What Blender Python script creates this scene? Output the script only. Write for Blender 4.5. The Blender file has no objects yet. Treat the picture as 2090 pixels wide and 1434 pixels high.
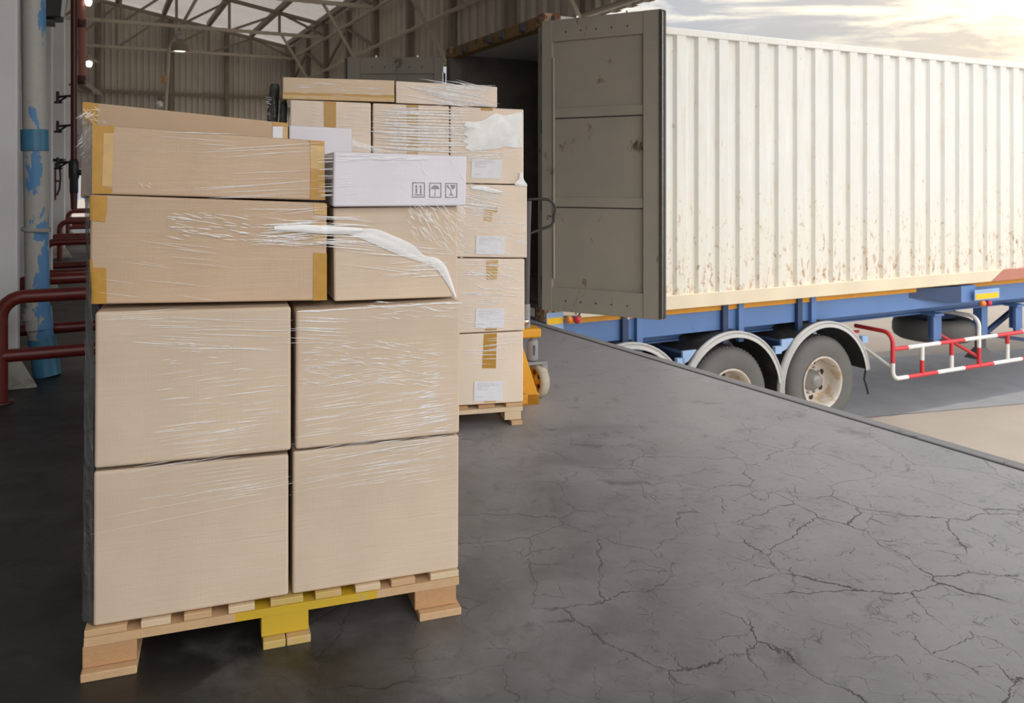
import bpy, bmesh, math, random
from mathutils import Vector, Matrix, noise
random.seed(11)
R = random.random
def RU(a, b): return a + (b - a) * random.random()
V = Vector
sc = bpy.context.scene
col = sc.collection

# ------------------------------------------------------------------ camera geometry (2090 x 1434 frame)
F, CX, HY = 1692.0, 1045.0, 365.0
CAM = V((0, 0, 1.3))
def ray(px, py): return V(((px - CX) / F, 1.0, (HY - py) / F))
def plane_pt(px, py, P, n):
    d = ray(px, py); return CAM + d * ((P - CAM).dot(n) / d.dot(n))
def floor_pt(px, py, z=0.0):
    d = ray(px, py); return CAM + d * ((z - CAM.z) / d.z)
def depth_pt(px, py, Y): return CAM + ray(px, py) * Y
Z = V((0, 0, 1))

cam = bpy.data.cameras.new('camera'); co = bpy.data.objects.new('camera', cam); col.objects.link(co)
co.location = CAM; co.rotation_euler = (math.pi / 2, 0, 0)
cam.sensor_width = 36; cam.lens = F / 2090 * 36; cam.shift_y = -(717 - HY) / 2090
cam.clip_start = .05; cam.clip_end = 500
cam.dof.use_dof = True; cam.dof.focus_distance = 3.0; cam.dof.aperture_fstop = 5.0
sc.camera = co

# ------------------------------------------------------------------ materials
def newmat(name):
    m = bpy.data.materials.new(name); m.use_nodes = True
    nt = m.node_tree; b = nt.nodes['Principled BSDF']
    return m, nt, b
def N(nt, t, **k):
    n = nt.nodes.new(t)
    for a, v in k.items():
        if a in n.inputs: n.inputs[a].default_value = v
        else: setattr(n, a, v)
    return n
def L(nt, a, b): nt.links.new(a, b)
def coords(nt, scale=(1, 1, 1), rotz=0.0, kind='Object'):
    tc = N(nt, 'ShaderNodeTexCoord'); mp = N(nt, 'ShaderNodeMapping')
    mp.inputs['Scale'].default_value = scale
    if rotz:
        mp0 = N(nt, 'ShaderNodeMapping'); mp0.inputs['Rotation'].default_value = (0, 0, rotz)
        L(nt, tc.outputs[kind], mp0.inputs['Vector']); L(nt, mp0.outputs[0], mp.inputs['Vector'])
    else: L(nt, tc.outputs[kind], mp.inputs['Vector'])
    return mp.outputs[0]
def geo(nt, scale=(1, 1, 1)):
    g = N(nt, 'ShaderNodeNewGeometry'); mp = N(nt, 'ShaderNodeMapping'); mp.inputs['Scale'].default_value = scale
    L(nt, g.outputs['Position'], mp.inputs['Vector']); return mp.outputs[0]
def tex(nt, vec, scale, detail=4, rough=.55, dist=0.0):
    n = N(nt, 'ShaderNodeTexNoise', Scale=scale, Detail=detail, Roughness=rough, Distortion=dist)
    L(nt, vec, n.inputs['Vector']); return n.outputs['Fac']
def ramp(nt, fac, stops):
    r = N(nt, 'ShaderNodeValToRGB'); e = r.color_ramp.elements
    while len(e) < len(stops): e.new(.5)
    for i, (p, c) in enumerate(stops):
        e[i].position = p; e[i].color = (c, c, c, 1) if isinstance(c, (int, float)) else (*c, 1)
    L(nt, fac, r.inputs[0]); return r.outputs[0]
def mix(nt, fac, a, b, mode='MIX'):
    m = N(nt, 'ShaderNodeMix', data_type='RGBA', blend_type=mode)
    for s, v in ((0, fac), (6, a), (7, b)):
        if hasattr(v, 'is_output'): L(nt, v, m.inputs[s])
        elif s == 0: m.inputs[0].default_value = v
        else: m.inputs[s].default_value = (*v, 1) if len(v) == 3 else v
    return m.outputs[2]
def mth(nt, op, a, b=0.0, clamp=False):
    m = N(nt, 'ShaderNodeMath', operation=op, use_clamp=clamp)
    for i, v in ((0, a), (1, b)):
        if hasattr(v, 'is_output'): L(nt, v, m.inputs[i])
        else: m.inputs[i].default_value = v
    return m.outputs[0]
def bump(nt, b, h, strength=.3, dist=.01, sock='Normal'):
    n = N(nt, 'ShaderNodeBump', Strength=strength, Distance=dist)
    L(nt, h, n.inputs['Height']); L(nt, n.outputs[0], b.inputs[sock])
def simple(name, c, rough=.5, metal=0.0, var=.12, scale=6.0, bmp=0.0):
    m, nt, b = newmat(name)
    v = coords(nt)
    f = tex(nt, v, scale, 5, .6)
    lo = tuple(x * (1 - var) for x in c); hi = tuple(min(1, x * (1 + var)) for x in c)
    L(nt, mix(nt, ramp(nt, f, [(.3, 0.0), (.7, 1.0)]), lo, hi), b.inputs['Base Color'])
    b.inputs['Roughness'].default_value = rough; b.inputs['Metallic'].default_value = metal
    if bmp: bump(nt, b, tex(nt, v, scale * 8, 3), bmp, .004)
    return m
def weathered(name, c, spot, amount=.55, scale=9.0, rough=.55, stretch=(1, 1, 1), bmp=.1, c2=None, spot2=None):
    """paint with worn or rusted spots of their own shape"""
    m, nt, b = newmat(name)
    v = coords(nt, stretch)
    f = tex(nt, v, scale, 8, .68, .3)
    g = tex(nt, coords(nt), 1.7, 3)
    base = mix(nt, ramp(nt, g, [(.3, 0.0), (.7, 1.0)]), c, c2 or tuple(x * .86 for x in c))
    k = ramp(nt, f, [(amount, 0.0), (amount + .06, 1.0)])
    cc = mix(nt, k, base, spot)
    if spot2:
        k2 = ramp(nt, f, [(amount + .05, 0.0), (amount + .10, 1.0)])
        cc = mix(nt, k2, cc, spot2)
    L(nt, cc, b.inputs['Base Color']); b.inputs['Roughness'].default_value = rough
    if bmp: bump(nt, b, f, bmp, .01)
    return m

ANG_F = math.atan2(.3325, .943)
ANG_R = math.atan2(.246, .969)
def cardboard(name, c, rot, film=0.0, film_plane=None, seed=0.0):
    m, nt, b = newmat(name)
    v = coords(nt, (1, 1, 1), -rot)
    f = tex(nt, v, 2.2, 4); g = tex(nt, coords(nt, (260, 40, 14), -rot), 1.0, 2); h = tex(nt, v, 240, 2)
    lo = tuple(x * .9 for x in c); hi = tuple(x * 1.08 for x in c)
    base = mix(nt, ramp(nt, f, [(.3, 0.0), (.7, 1.0)]), lo, hi)
    base = mix(nt, mth(nt, 'MULTIPLY', g, .07), base, tuple(x * .72 for x in c))
    L(nt, base, b.inputs['Base Color'])
    b.inputs['Roughness'].default_value = .78
    b.inputs['Specular IOR Level'].default_value = .25
    bump(nt, b, mth(nt, 'ADD', g, mth(nt, 'MULTIPLY', h, .5)), .06, .002)
    if film:
        w1 = tex(nt, coords(nt, (2.2, 2.2, 75), -rot), 1.0, 4, .6, .8)
        w2 = tex(nt, coords(nt, (9, 9, 60), -rot), 1.6, 3, .6, 1.2)
        hh = mth(nt, 'ADD', w1, mth(nt, 'MULTIPLY', w2, .5))
        b.inputs['Coat Roughness'].default_value = .16; b.inputs['Coat IOR'].default_value = 1.5
        bump(nt, b, hh, .55, .012, 'Coat Normal')
        if film_plane:
            p, n = film_plane
            gN = N(nt, 'ShaderNodeNewGeometry'); d = N(nt, 'ShaderNodeVectorMath', operation='DOT_PRODUCT')
            d.inputs[1].default_value = n; L(nt, gN.outputs['Position'], d.inputs[0])
            L(nt, mth(nt, 'MULTIPLY', mth(nt, 'GREATER_THAN', d.outputs['Value'], p.dot(n)), film), b.inputs['Coat Weight'])
        else: b.inputs['Coat Weight'].default_value = film
    return m
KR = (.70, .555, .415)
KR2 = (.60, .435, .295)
M = {}
M['kraft_lit'] = cardboard('kraft_rear_lit', (.90, .745, .60), ANG_R, .8)  # lighter than the front kraft, daylight from the truck opening painted in
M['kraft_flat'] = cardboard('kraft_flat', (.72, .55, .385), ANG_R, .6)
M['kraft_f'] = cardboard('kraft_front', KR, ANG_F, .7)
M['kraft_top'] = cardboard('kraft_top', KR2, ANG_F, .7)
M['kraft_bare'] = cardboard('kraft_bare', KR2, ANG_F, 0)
M['white_card'] = cardboard('white_card', (.80, .77, .82), ANG_F, .5)
def tape_mat():
    m, nt, b = newmat('amber_tape')
    f = tex(nt, coords(nt), 40, 4)
    L(nt, mix(nt, f, (.46, .235, .022), (.60, .33, .06)), b.inputs['Base Color'])
    b.inputs['Roughness'].default_value = .28
    bump(nt, b, f, .2, .003)
    return m
M['tape'] = tape_mat()
M['tape_pale'] = simple('pale_tape', (.66, .43, .17), .3, 0, .1, 30)
M['paper'] = simple('label_paper', (.86, .86, .90), .5, 0, .03, 20)
M['ink'] = simple('dark_ink', (.10, .10, .11), .7, 0, .25, 90)
M['ink_grey'] = simple('grey_ink', (.30, .30, .31), .7, 0, .3, 120)
M['ink_faint'] = simple('faint_ink', (.64, .63, .68), .7, 0, .1, 90)
def film_mat(name, alpha, c=(.93, .93, .95), rough=.16, bs=0.5, sc_=30):
    m, nt, b = newmat(name)
    f = tex(nt, coords(nt), sc_, 4, .6, .8)
    b.inputs['Base Color'].default_value = (*c, 1); b.inputs['Roughness'].default_value = rough
    L(nt, ramp(nt, f, [(.25, max(0, alpha - .2)), (.75, min(1, alpha + .2))]), b.inputs['Alpha'])
    if bs: bump(nt, b, f, bs, .01)
    return m
M['crease'] = film_mat('glint_crease', .80, (.97, .97, .98), .2, 0)  # white colour stands in for highlights along the film wrinkles
M['film'] = film_mat('clear_film', .35)
M['film_glare'] = film_mat('glare_film', .92, (.98, .98, .97), .25, .15, 10)  # sky reflections on the film painted as opaque white
M['film_glare'].node_tree.nodes['Principled BSDF'].inputs['Specular IOR Level'].default_value = 1.0
M['film_dark'] = film_mat('bunched_film', .62, (.50, .52, .55), .12, .9, 26)
M['film_side_shade'] = film_mat('shaded_side_film', .82, (.12, .12, .12), .18, .9, 18)  # dark grey puts the stack's left-side shade into the film
M['foam'] = simple('grey_foam', (.085, .085, .08), .7, 0, .3, 40, .5)

def wood(name, c, c2, axis):
    m, nt, b = newmat(name)
    s = [14, 14, 14]; s[axis] = 1.2
    rot = 0
    g = tex(nt, coords(nt, (20, 3, 60), -ANG_F), 1.3, 5, .6, 2.0)
    h = tex(nt, coords(nt), 5, 3)
    L(nt, mix(nt, g, mix(nt, h, c, tuple(x * .8 for x in c)), c2), b.inputs['Base Color'])
    b.inputs['Roughness'].default_value = .7
    bump(nt, b, g, .25, .004)
    return m
M['wood'] = wood('pine', (.62, .38, .19), (.72, .50, .29), 0)
M['wood_pale'] = wood('pale_pine', (.74, .55, .34), (.82, .66, .46), 0)
M['wood_orange'] = wood('orange_pine', (.50, .27, .12), (.62, .37, .19), 0)
M['wood_yellow'] = weathered('yellow_painted_wood', (.72, .47, .03), (.58, .40, .14), .56, 12, .6)
M['wood_yellow2'] = weathered('half_yellow_wood', (.70, .50, .16), (.66, .44, .24), .5, 7, .65)

def floor_mat():
    m, nt, b = newmat('dock_concrete')
    p = geo(nt)
    big = tex(nt, p, .55, 4, .6, .6); mid = tex(nt, p, 3.2, 7, .66, .4); fine = tex(nt, p, 38, 4, .6)
    # shade painted into the concrete: near black inside, pale at the lip, ragged boundary
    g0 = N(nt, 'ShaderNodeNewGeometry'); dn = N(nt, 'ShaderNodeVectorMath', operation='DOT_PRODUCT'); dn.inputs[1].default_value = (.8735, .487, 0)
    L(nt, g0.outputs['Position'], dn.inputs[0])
    light_grad = mth(nt, 'ADD', mth(nt, 'MULTIPLY', dn.outputs['Value'], .30), mth(nt, 'ADD', mth(nt, 'MULTIPLY', big, .9), mth(nt, 'MULTIPLY', mid, .5)))
    light_grad = ramp(nt, mth(nt, 'MULTIPLY', light_grad, .5), [(.41, 0.0), (.75, 1.0)])
    c = mix(nt, light_grad, (.017, .017, .016), (.42, .41, .425))
    c = mix(nt, mth(nt, 'MULTIPLY', ramp(nt, mid, [(.40, 0.0), (.80, 1.0)]), mth(nt, 'MULTIPLY', light_grad, .4)), c, (.40, .39, .40))
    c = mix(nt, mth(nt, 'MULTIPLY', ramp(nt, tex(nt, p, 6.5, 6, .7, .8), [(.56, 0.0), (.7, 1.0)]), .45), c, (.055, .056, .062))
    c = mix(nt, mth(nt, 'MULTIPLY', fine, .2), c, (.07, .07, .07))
    # cracks: cell edges with warped coordinates, strongest in a patch by the dock edge
    wv = N(nt, 'ShaderNodeTexNoise', Scale=5.0, Detail=5.0, Roughness=.65); L(nt, p, wv.inputs['Vector'])
    ad = N(nt, 'ShaderNodeVectorMath', operation='MULTIPLY_ADD'); ad.inputs[1].default_value = (.16, .16, 0)
    L(nt, wv.outputs['Color'], ad.inputs[0]); L(nt, p, ad.inputs[2])
    g = N(nt, 'ShaderNodeNewGeometry'); dv = N(nt, 'ShaderNodeVectorMath', operation='DISTANCE'); dv.inputs[1].default_value = (1.35, 2.5, 0)
    L(nt, g.outputs['Position'], dv.inputs[0])
    zone = mth(nt, 'ADD', mth(nt, 'MULTIPLY', dv.outputs['Value'], -.46), 1.18, True)
    crack = None
    for s, w, k in ((2.6, .011, 1.0), (6.0, .016, .75), (13, .018, .5)):
        vo = N(nt, 'ShaderNodeTexVoronoi', feature='DISTANCE_TO_EDGE', Scale=s); L(nt, ad.outputs[0], vo.inputs['Vector'])
        e = ramp(nt, vo.outputs['Distance'], [(0.0, 1.0), (w, 0.0)])
        br = ramp(nt, tex(nt, p, s * .9, 4, .6), [(.42 if s < 5 else .49, 0.0), (.52 if s < 5 else .58, 1.0)])
        e = mth(nt, 'MULTIPLY', mth(nt, 'MULTIPLY', e, br), k)
        crack = e if crack is None else mth(nt, 'MAXIMUM', crack, e)
    crack = mth(nt, 'MULTIPLY', crack, zone, True)
    L(nt, mix(nt, crack, c, (.008, .008, .009)), b.inputs['Base Color'])
    L(nt, ramp(nt, mid, [(.3, .36), (.7, .58)]), b.inputs['Roughness'])
    b.inputs['Specular IOR Level'].default_value = .5
    hgt = mth(nt, 'SUBTRACT', mth(nt, 'ADD', mth(nt, 'MULTIPLY', mid, .5), mth(nt, 'MULTIPLY', fine, .15)), crack)
    bump(nt, b, hgt, .35, .008)
    return m
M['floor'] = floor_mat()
def yard_mat():
    m, nt, b = newmat('yard_concrete')
    p = geo(nt)
    f = tex(nt, p, 1.2, 6, .6); g = tex(nt, p, 30, 5, .7)
    c = mix(nt, ramp(nt, f, [(.3, 0.0), (.7, 1.0)]), (.36, .31, .265), (.42, .365, .315))
    L(nt, mix(nt, mth(nt, 'MULTIPLY', g, .35), c, (.27, .24, .21)), b.inputs['Base Color'])
    b.inputs['Roughness'].default_value = .85; bump(nt, b, g, .3, .006)
    return m
M['yard'] = yard_mat()
M['trailer_shadow'] = simple('shadow_grey', (.27, .275, .295), .85, 0, .1, 3)
M['curb'] = weathered('worn_edge_concrete', (.36, .35, .35), (.12, .12, .125), .6, 7, .7)
M['rubber'] = simple('black_rubber', (.018, .018, .02), .6, 0, .2, 20)
M['wallpaint'] = weathered('grey_wall_paint', (.42, .42, .42), (.33, .33, .32), .62, 3, .8)
M['colpaint'] = weathered('white_column_paint', (.76, .76, .77), (.62, .61, .61), .64, 5, .75)
M['plinth'] = weathered('rough_concrete', (.48, .45, .41), (.30, .28, .25), .52, 9, .9, (1, 1, 1), .5)
M['sheet'] = weathered('corrugated_sheet', (.54, .49, .415), (.42, .37, .30), .6, 2.2, .6, (3, 3, .35))
M['sheet_r'] = weathered('corrugated_sheet_right', (.58, .52, .43), (.44, .385, .31), .6, 2.2, .6, (3, 3, .35))
def skylight_mat():
    m, nt, b = newmat('translucent_roof_sheet')
    f = tex(nt, coords(nt), 2.0, 4)
    wv = N(nt, 'ShaderNodeTexWave', wave_type='BANDS', bands_direction='Y', Scale=1.55, Distortion=.15); L(nt, coords(nt, (1, 1, 1), -math.atan2(.4508, .8926), 'Object'), wv.inputs['Vector'])
    rib_shade = ramp(nt, wv.outputs['Fac'], [(.0, 1.0), (.32, 0.0)])  # dark bands painted in for the shading of the corrugations
    col_ = mix(nt, mth(nt, 'MULTIPLY', rib_shade, .6), mix(nt, f, (.52, .48, .45), (.64, .60, .57)), (.20, .17, .15))
    L(nt, col_, b.inputs['Base Color']); b.inputs['Roughness'].default_value = .6
    t = N(nt, 'ShaderNodeBsdfTranslucent'); L(nt, col_, t.inputs['Color'])
    mx = N(nt, 'ShaderNodeMixShader'); mx.inputs[0].default_value = .42
    L(nt, b.outputs[0], mx.inputs[1]); L(nt, t.outputs[0], mx.inputs[2]); L(nt, mx.outputs[0], nt.nodes['Material Output'].inputs['Surface'])
    return m
M['skylight'] = skylight_mat()
M['roof'] = weathered('roof_sheet', (.62, .60, .57), (.48, .46, .43), .6, 2.0, .6, (1, 1, 1))
M['steel'] = weathered('old_beige_steel', (.235, .195, .145), (.16, .13, .095), .58, 6, .6)
M['steel_l'] = weathered('light_beige_steel', (.50, .44, .35), (.36, .31, .25), .6, 6, .6)
M['red_pipe'] = weathered('red_painted_pipe', (.155, .019, .014), (.09, .013, .011), .58, 8, .35, (1, 1, 1), .05, (.12, .015, .012))
M['dark_red'] = weathered('dark_red_pipe', (.085, .016, .014), (.05, .012, .012), .58, 8, .4)
M['pink_red'] = weathered('faded_red_pipe', (.42, .17, .14), (.30, .11, .09), .58, 8, .5)
M['black'] = simple('black_paint', (.02, .02, .022), .45, 0, .2, 10)
M['dgrey'] = simple('dark_grey_paint', (.09, .09, .092), .5, 0, .15, 8)
M['grey'] = simple('grey_paint', (.33, .33, .33), .5, 0, .12, 8)
M['chrome'] = simple('bright_metal', (.75, .75, .76), .25, 1.0, .05, 20)
M['white'] = simple('white_paint', (.80, .79, .76), .5, 0, .06, 8)
M['cream'] = None
def container_mat():
    m, nt, b = newmat('cream_container_paint')
    tc = coords(nt)
    f = tex(nt, coords(nt, (2.2, 2.2, 1.0)), 9, 9, .72, .5)
    f2 = tex(nt, coords(nt, (6, 6, .7)), 3, 6, .7, .4)
    g = tex(nt, tc, .9, 4)
    sep = N(nt, 'ShaderNodeSeparateXYZ'); L(nt, tc, sep.inputs[0])
    low = ramp(nt, mth(nt, 'MULTIPLY', sep.outputs['Z'], .36), [(.06, 1.0), (.52, 0.0)])
    c = mix(nt, ramp(nt, g, [(.3, 0.0), (.7, 1.0)]), (.77, .775, .735), (.72, .725, .71))
    c = mix(nt, mth(nt, 'MULTIPLY', ramp(nt, f2, [(.46, 0.0), (.72, 1.0)]), .5), c, (.68, .60, .44))
    c = mix(nt, mth(nt, 'MULTIPLY', low, .5), c, (.79, .72, .57))
    rust = mth(nt, 'ADD', f, mth(nt, 'MULTIPLY', low, .10))
    rust = mth(nt, 'ADD', rust, mth(nt, 'MULTIPLY', f2, .10))
    c = mix(nt, ramp(nt, rust, [(.68, 0.0), (.725, .65)]), c, (.50, .30, .15))
    c = mix(nt, ramp(nt, rust, [(.755, 0.0), (.79, .8)]), c, (.17, .08, .04))
    L(nt, c, b.inputs['Base Color']); b.inputs['Roughness'].default_value = .55
    bump(nt, b, f, .12, .01)
    return m
M['cream'] = container_mat()
M['cream_rail'] = weathered('cream_rail_paint', (.80, .70, .52), (.50, .36, .20), .68, 7, .55)
M['red_rail'] = weathered('faded_red_rail', (.50, .21, .15), (.40, .2, .14), .62, 7, .6)
M['rust_cast'] = weathered('rusty_casting', (.50, .34, .22), (.22, .09, .045), .47, 12, .75, (1, 1, 1), .5)
M['header'] = weathered('rusty_yellow_header', (.33, .20, .075), (.17, .08, .03), .54, 9, .65)
M['door_in'] = weathered('inner_door_paint', (.42, .375, .305), (.20, .15, .10), .61, 5, .6, (1, 1, .7), .15, (.34, .32, .265), (.09, .05, .03))
M['inside'] = simple('container_interior', (.22, .20, .18), .7, 0, .2, 3)
M['gasket'] = simple('door_gasket', (.07, .064, .055), .5, 0, .2, 10)
M['blue'] = weathered('blue_chassis_paint', (.12, .235, .50), (.09, .17, .36), .62, 4, .45)
M['blue_d'] = weathered('dark_blue_paint', (.03, .06, .14), (.02, .035, .08), .6, 4, .5)
M['blue_l'] = simple('light_blue_plate', (.30, .44, .68), .45, 0, .06, 5)
M['orange'] = simple('orange_stripe', (.74, .33, .015), .5, 0, .08, 8)
M['yellow'] = simple('yellow_reflector', (.95, .56, .01), .35, 0, .04, 20)
M['lamp_o'] = simple('orange_lens', (.85, .26, .05), .2, 0, .05, 20)
M['lamp_r'] = simple('red_lens', (.62, .03, .06), .2, 0, .05, 20)
M['tyre'] = simple('dusty_tyre', (.135, .13, .123), .75, 0, .12, 2.5)
M['fender'] = weathered('dusty_black_fender', (.045, .045, .046), (.09, .082, .072), .56, 4, .5)
M['fender_edge'] = weathered('grey_fender_edge', (.50, .49, .48), (.36, .33, .30), .6, 5, .45)
M['rim'] = weathered('dusty_white_rim', (.66, .60, .53), (.50, .37, .25), .54, 5, .45)
M['hub'] = simple('grey_hub', (.28, .27, .26), .4, .3, .15, 9)
M['guard_red'] = simple('red_guard_paint', (.66, .045, .055), .4, 0, .08, 8)
M['guard_white'] = simple('white_guard_paint', (.80, .80, .76), .4, 0, .05, 8)
M['jack_yellow'] = weathered('yellow_jack_paint', (.82, .38, .02), (.42, .18, .03), .60, 12, .45, (1, 1, 1), .15)
M['jack_grey'] = weathered('grey_jack_metal', (.33, .33, .33), (.2, .2, .2), .6, 14, .5)
M['wheel_tread'] = simple('jack_tread', (.52, .47, .36), .7, 0, .15, 14)
def pipe_blue():
    m, nt, b = newmat('peeling_blue_pipe')
    f = tex(nt, coords(nt, (5.5, 5.5, 2.3)), 1.6, 6, .6, .3)
    g = tex(nt, coords(nt), 30, 4)
    sep = N(nt, 'ShaderNodeSeparateXYZ'); L(nt, coords(nt), sep.inputs[0])
    k = mth(nt, 'ADD', f, mth(nt, 'MULTIPLY', sep.outputs['X'], 1.3))
    k = mth(nt, 'ADD', k, mth(nt, 'MULTIPLY', sep.outputs['Z'], -.05))
    base = mix(nt, g, (.50, .485, .455), (.42, .40, .37))
    L(nt, mix(nt, ramp(nt, k, [(.495, 0.0), (.51, 1.0)]), base, (.10, .27, .52)), b.inputs['Base Color'])
    b.inputs['Roughness'].default_value = .5
    return m
M['drain'] = pipe_blue()
M['blue_collar'] = simple('blue_collar', (.055, .20, .33), .4, 0, .15, 12)
def emit(name, c, s):
    m, nt, b = newmat(name); b.inputs['Base Color'].default_value = (*c, 1)
    b.inputs['Emission Color'].default_value = (*c, 1); b.inputs['Emission Strength'].default_value = s; return m
M['lampglow'] = emit('lit_lamp', (1, .95, .82), 2.2)

# ------------------------------------------------------------------ mesh builder
class MB:
    def __init__(s): s.v = []; s.f = []; s.sm = []
    def add(s, vs, fs, smooth=False):
        b = len(s.v); s.v += [V(p) for p in vs]
        for f in fs: s.f.append(tuple(b + i for i in f)); s.sm.append(smooth)
        return s
    def hexa(s, p):   # p: 4 front (TL,TR,BR,BL) + 4 back in the same order
        return s.add(p, [(0, 3, 2, 1), (4, 5, 6, 7), (0, 1, 5, 4), (1, 2, 6, 5), (2, 3, 7, 6), (3, 0, 4, 7)])
    def obox(s, fr, a0, a1, b0, b1, z0, z1):
        P = fr
        return s.hexa([P(a0, b0, z1), P(a1, b0, z1), P(a1, b0, z0), P(a0, b0, z0), P(a0, b1, z1), P(a1, b1, z1), P(a1, b1, z0), P(a0, b1, z0)])
    def quad(s, a, b, c, d): return s.add([a, b, c, d], [(0, 1, 2, 3)])
    def prism(s, pts, off):
        n = len(pts); pts = [V(p) for p in pts]; off = V(off)
        vs = pts + [p + off for p in pts]
        fs = [tuple(range(n)), tuple(range(2 * n - 1, n - 1, -1))] + [(i, i + n, (i + 1) % n + n, (i + 1) % n) for i in range(n)]
        return s.add(vs, fs)
    def tube(s, pts, r, n=10, caps=True, closed=False):
        pts = [V(p) for p in pts]; m = len(pts); rings = []
        t0 = (pts[1] - pts[0]).normalized()
        up = Z if abs(t0.z) < .9 else V((1, 0, 0))
        x = t0.cross(up).normalized(); vs = []
        for i, p in enumerate(pts):
            if closed: t = (pts[(i + 1) % m] - pts[i - 1]).normalized()
            else: t = (pts[min(i + 1, m - 1)] - pts[max(i - 1, 0)]).normalized()
            x = (x - t * x.dot(t)).normalized(); y = t.cross(x)
            rr = r[i] if isinstance(r, (list, tuple)) else r
            vs += [p + (x * math.cos(2 * math.pi * k / n) + y * math.sin(2 * math.pi * k / n)) * rr for k in range(n)]
        fs = []
        for i in range(m if closed else m - 1):
            j = (i + 1) % m
            fs += [(i * n + k, i * n + (k + 1) % n, j * n + (k + 1) % n, j * n + k) for k in range(n)]
        s.add(vs, fs, True)
        if caps and not closed:
            s.add(vs[:n], [tuple(range(n - 1, -1, -1))]); s.add(vs[-n:], [tuple(range(n))])
        return s
    def lathe(s, prof, c, axis, n=32, a0=0.0, a1=2 * math.pi, x=None):
        """prof: (radius, height along axis) points"""
        axis = V(axis).normalized(); c = V(c)
        if x is None: x = axis.cross(Z) if abs(axis.z) < .9 else V((1, 0, 0))
        x = (x - axis * x.dot(axis)).normalized(); y = axis.cross(x)
        full = abs(a1 - a0 - 2 * math.pi) < 1e-6; k = n if full else n + 1
        vs = []
        for r, h in prof:
            for i in range(k):
                a = a0 + (a1 - a0) * i / n
                vs.append(c + axis * h + (x * math.cos(a) + y * math.sin(a)) * r)
        fs = []
        for j in range(len(prof) - 1):
            for i in range(n):
                i2 = (i + 1) % k
                fs.append((j * k + i, j * k + i2, (j + 1) * k + i2, (j + 1) * k + i))
        return s.add(vs, fs, True)
    def grid(s, fn, nu, nv, smooth=True):
        vs = [fn(i / nu, j / nv) for j in range(nv + 1) for i in range(nu + 1)]
        fs = [(j * (nu + 1) + i, j * (nu + 1) + i + 1, (j + 1) * (nu + 1) + i + 1, (j + 1) * (nu + 1) + i) for j in range(nv) for i in range(nu)]
        return s.add(vs, fs, smooth)
    def build(s, name, mat, parent=None, bevel=0.0, seg=2, loc=None, weld=False, recalc=True):
        root = parent
        while root is not None and root.parent is not None: root = root.parent
        if root is not None: base = root.location.copy()
        elif loc is not None: base = V(loc)
        else:
            lo = V([min(p[i] for p in s.v) for i in range(3)]); hi = V([max(p[i] for p in s.v) for i in range(3)])
            base = V(((lo.x + hi.x) / 2, (lo.y + hi.y) / 2, lo.z))
        me = bpy.data.meshes.new(name)
        me.from_pydata([p - base for p in s.v], [], s.f); me.update()
        for p, q in zip(me.polygons, s.sm): p.use_smooth = q
        bm = bmesh.new(); bm.from_mesh(me)
        if weld or bevel: bmesh.ops.remove_doubles(bm, verts=bm.verts, dist=1e-5)
        if recalc: bmesh.ops.recalc_face_normals(bm, faces=bm.faces)
        if bevel:
            bmesh.ops.bevel(bm, geom=[e for e in bm.edges if len(e.link_faces) == 2 and e.calc_face_angle(0) > .5], offset=bevel, segments=seg, profile=.5, affect='EDGES', clamp_overlap=True)
        bm.to_mesh(me); bm.free()
        me.materials.append(M[mat] if isinstance(mat, str) else mat)
        o = bpy.data.objects.new(name, me); col.objects.link(o)
        if parent is None: o.location = base
        else: o.parent = parent
        return o
def frame(o, u, v):
    o, u, v = V(o), V(u), V(v)
    return lambda a, b, z: V((o.x + u.x * a + v.x * b, o.y + u.y * a + v.y * b, o.z + z))
def tag(o, label, cat, group=None, kind=None):
    if label: o['label'] = label
    if cat: o['category'] = cat
    if group: o['group'] = group
    if kind: o['kind'] = kind
    return o
def thing(name, label, cat, loc, group=None, kind=None):
    o = bpy.data.objects.new(name, None); col.objects.link(o); o.location = V(loc); o.empty_display_size = .1
    return tag(o, label, cat, group, kind)
def struct(o, label=None, cat=None): return tag(o, label, cat, None, 'structure')

# ------------------------------------------------------------------ main frames
A = V((.8926, .4508, 0)); B = V((-.4508, .8926, 0))
C0 = V((.308, 7.78, 0))                         # rear near corner of the container, on plan
E0 = V((.16, 7.507, 0)); ED = V((.487, -.8735, 0)).normalized(); EN = V((ED.y * -1, ED.x, 0))   # dock edge; EN points to the yard
WP = C0 + A * 1.2                               # right wall plane, frame (t to the left, s along the wall)
WF = frame(WP, -A, B)
S_BACK = 16.83
YARD = -1.56

# ------------------------------------------------------------------ ground, floor, building shell
m = MB()
pts = [E0 - ED * 20, E0 + ED * 14, E0 + ED * 14 - A * 9.5, E0 - ED * 20 - A * 9.0]
m.prism([V((p.x, p.y, 0)) for p in pts], (0, 0, -.22))
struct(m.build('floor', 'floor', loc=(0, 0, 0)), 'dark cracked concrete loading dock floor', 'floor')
m = MB(); q = [p - EN * .12 for p in pts[:2]] + [p for p in pts[2:]]
m.prism([V((p.x, p.y, -.225)) for p in q], (0, 0, YARD + .225))
struct(m.build('wall_dock', 'plinth'), 'concrete face below the dock edge', 'wall')
EF = frame(E0, ED, EN)
m = MB(); m.obox(EF, -9, 14, .002, .085, -.20, .004)
struct(m.build('trim_1', 'curb', bevel=.008), 'worn grey edge strip along the dock lip', 'trim')
m = MB(); m.obox(EF, -9, 14, -.012, .001, -.10, .002)
struct(m.build('trim_2', 'rubber'), 'thin black joint strip along the dock edge', 'trim')
m = MB(); m.quad(V((-60, -60, YARD)), V((90, -60, YARD)), V((90, 120, YARD)), V((-60, 120, YARD)))
struct(m.build('ground', 'yard', loc=(0, 0, YARD)), 'pale concrete truck yard', 'ground')
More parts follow.
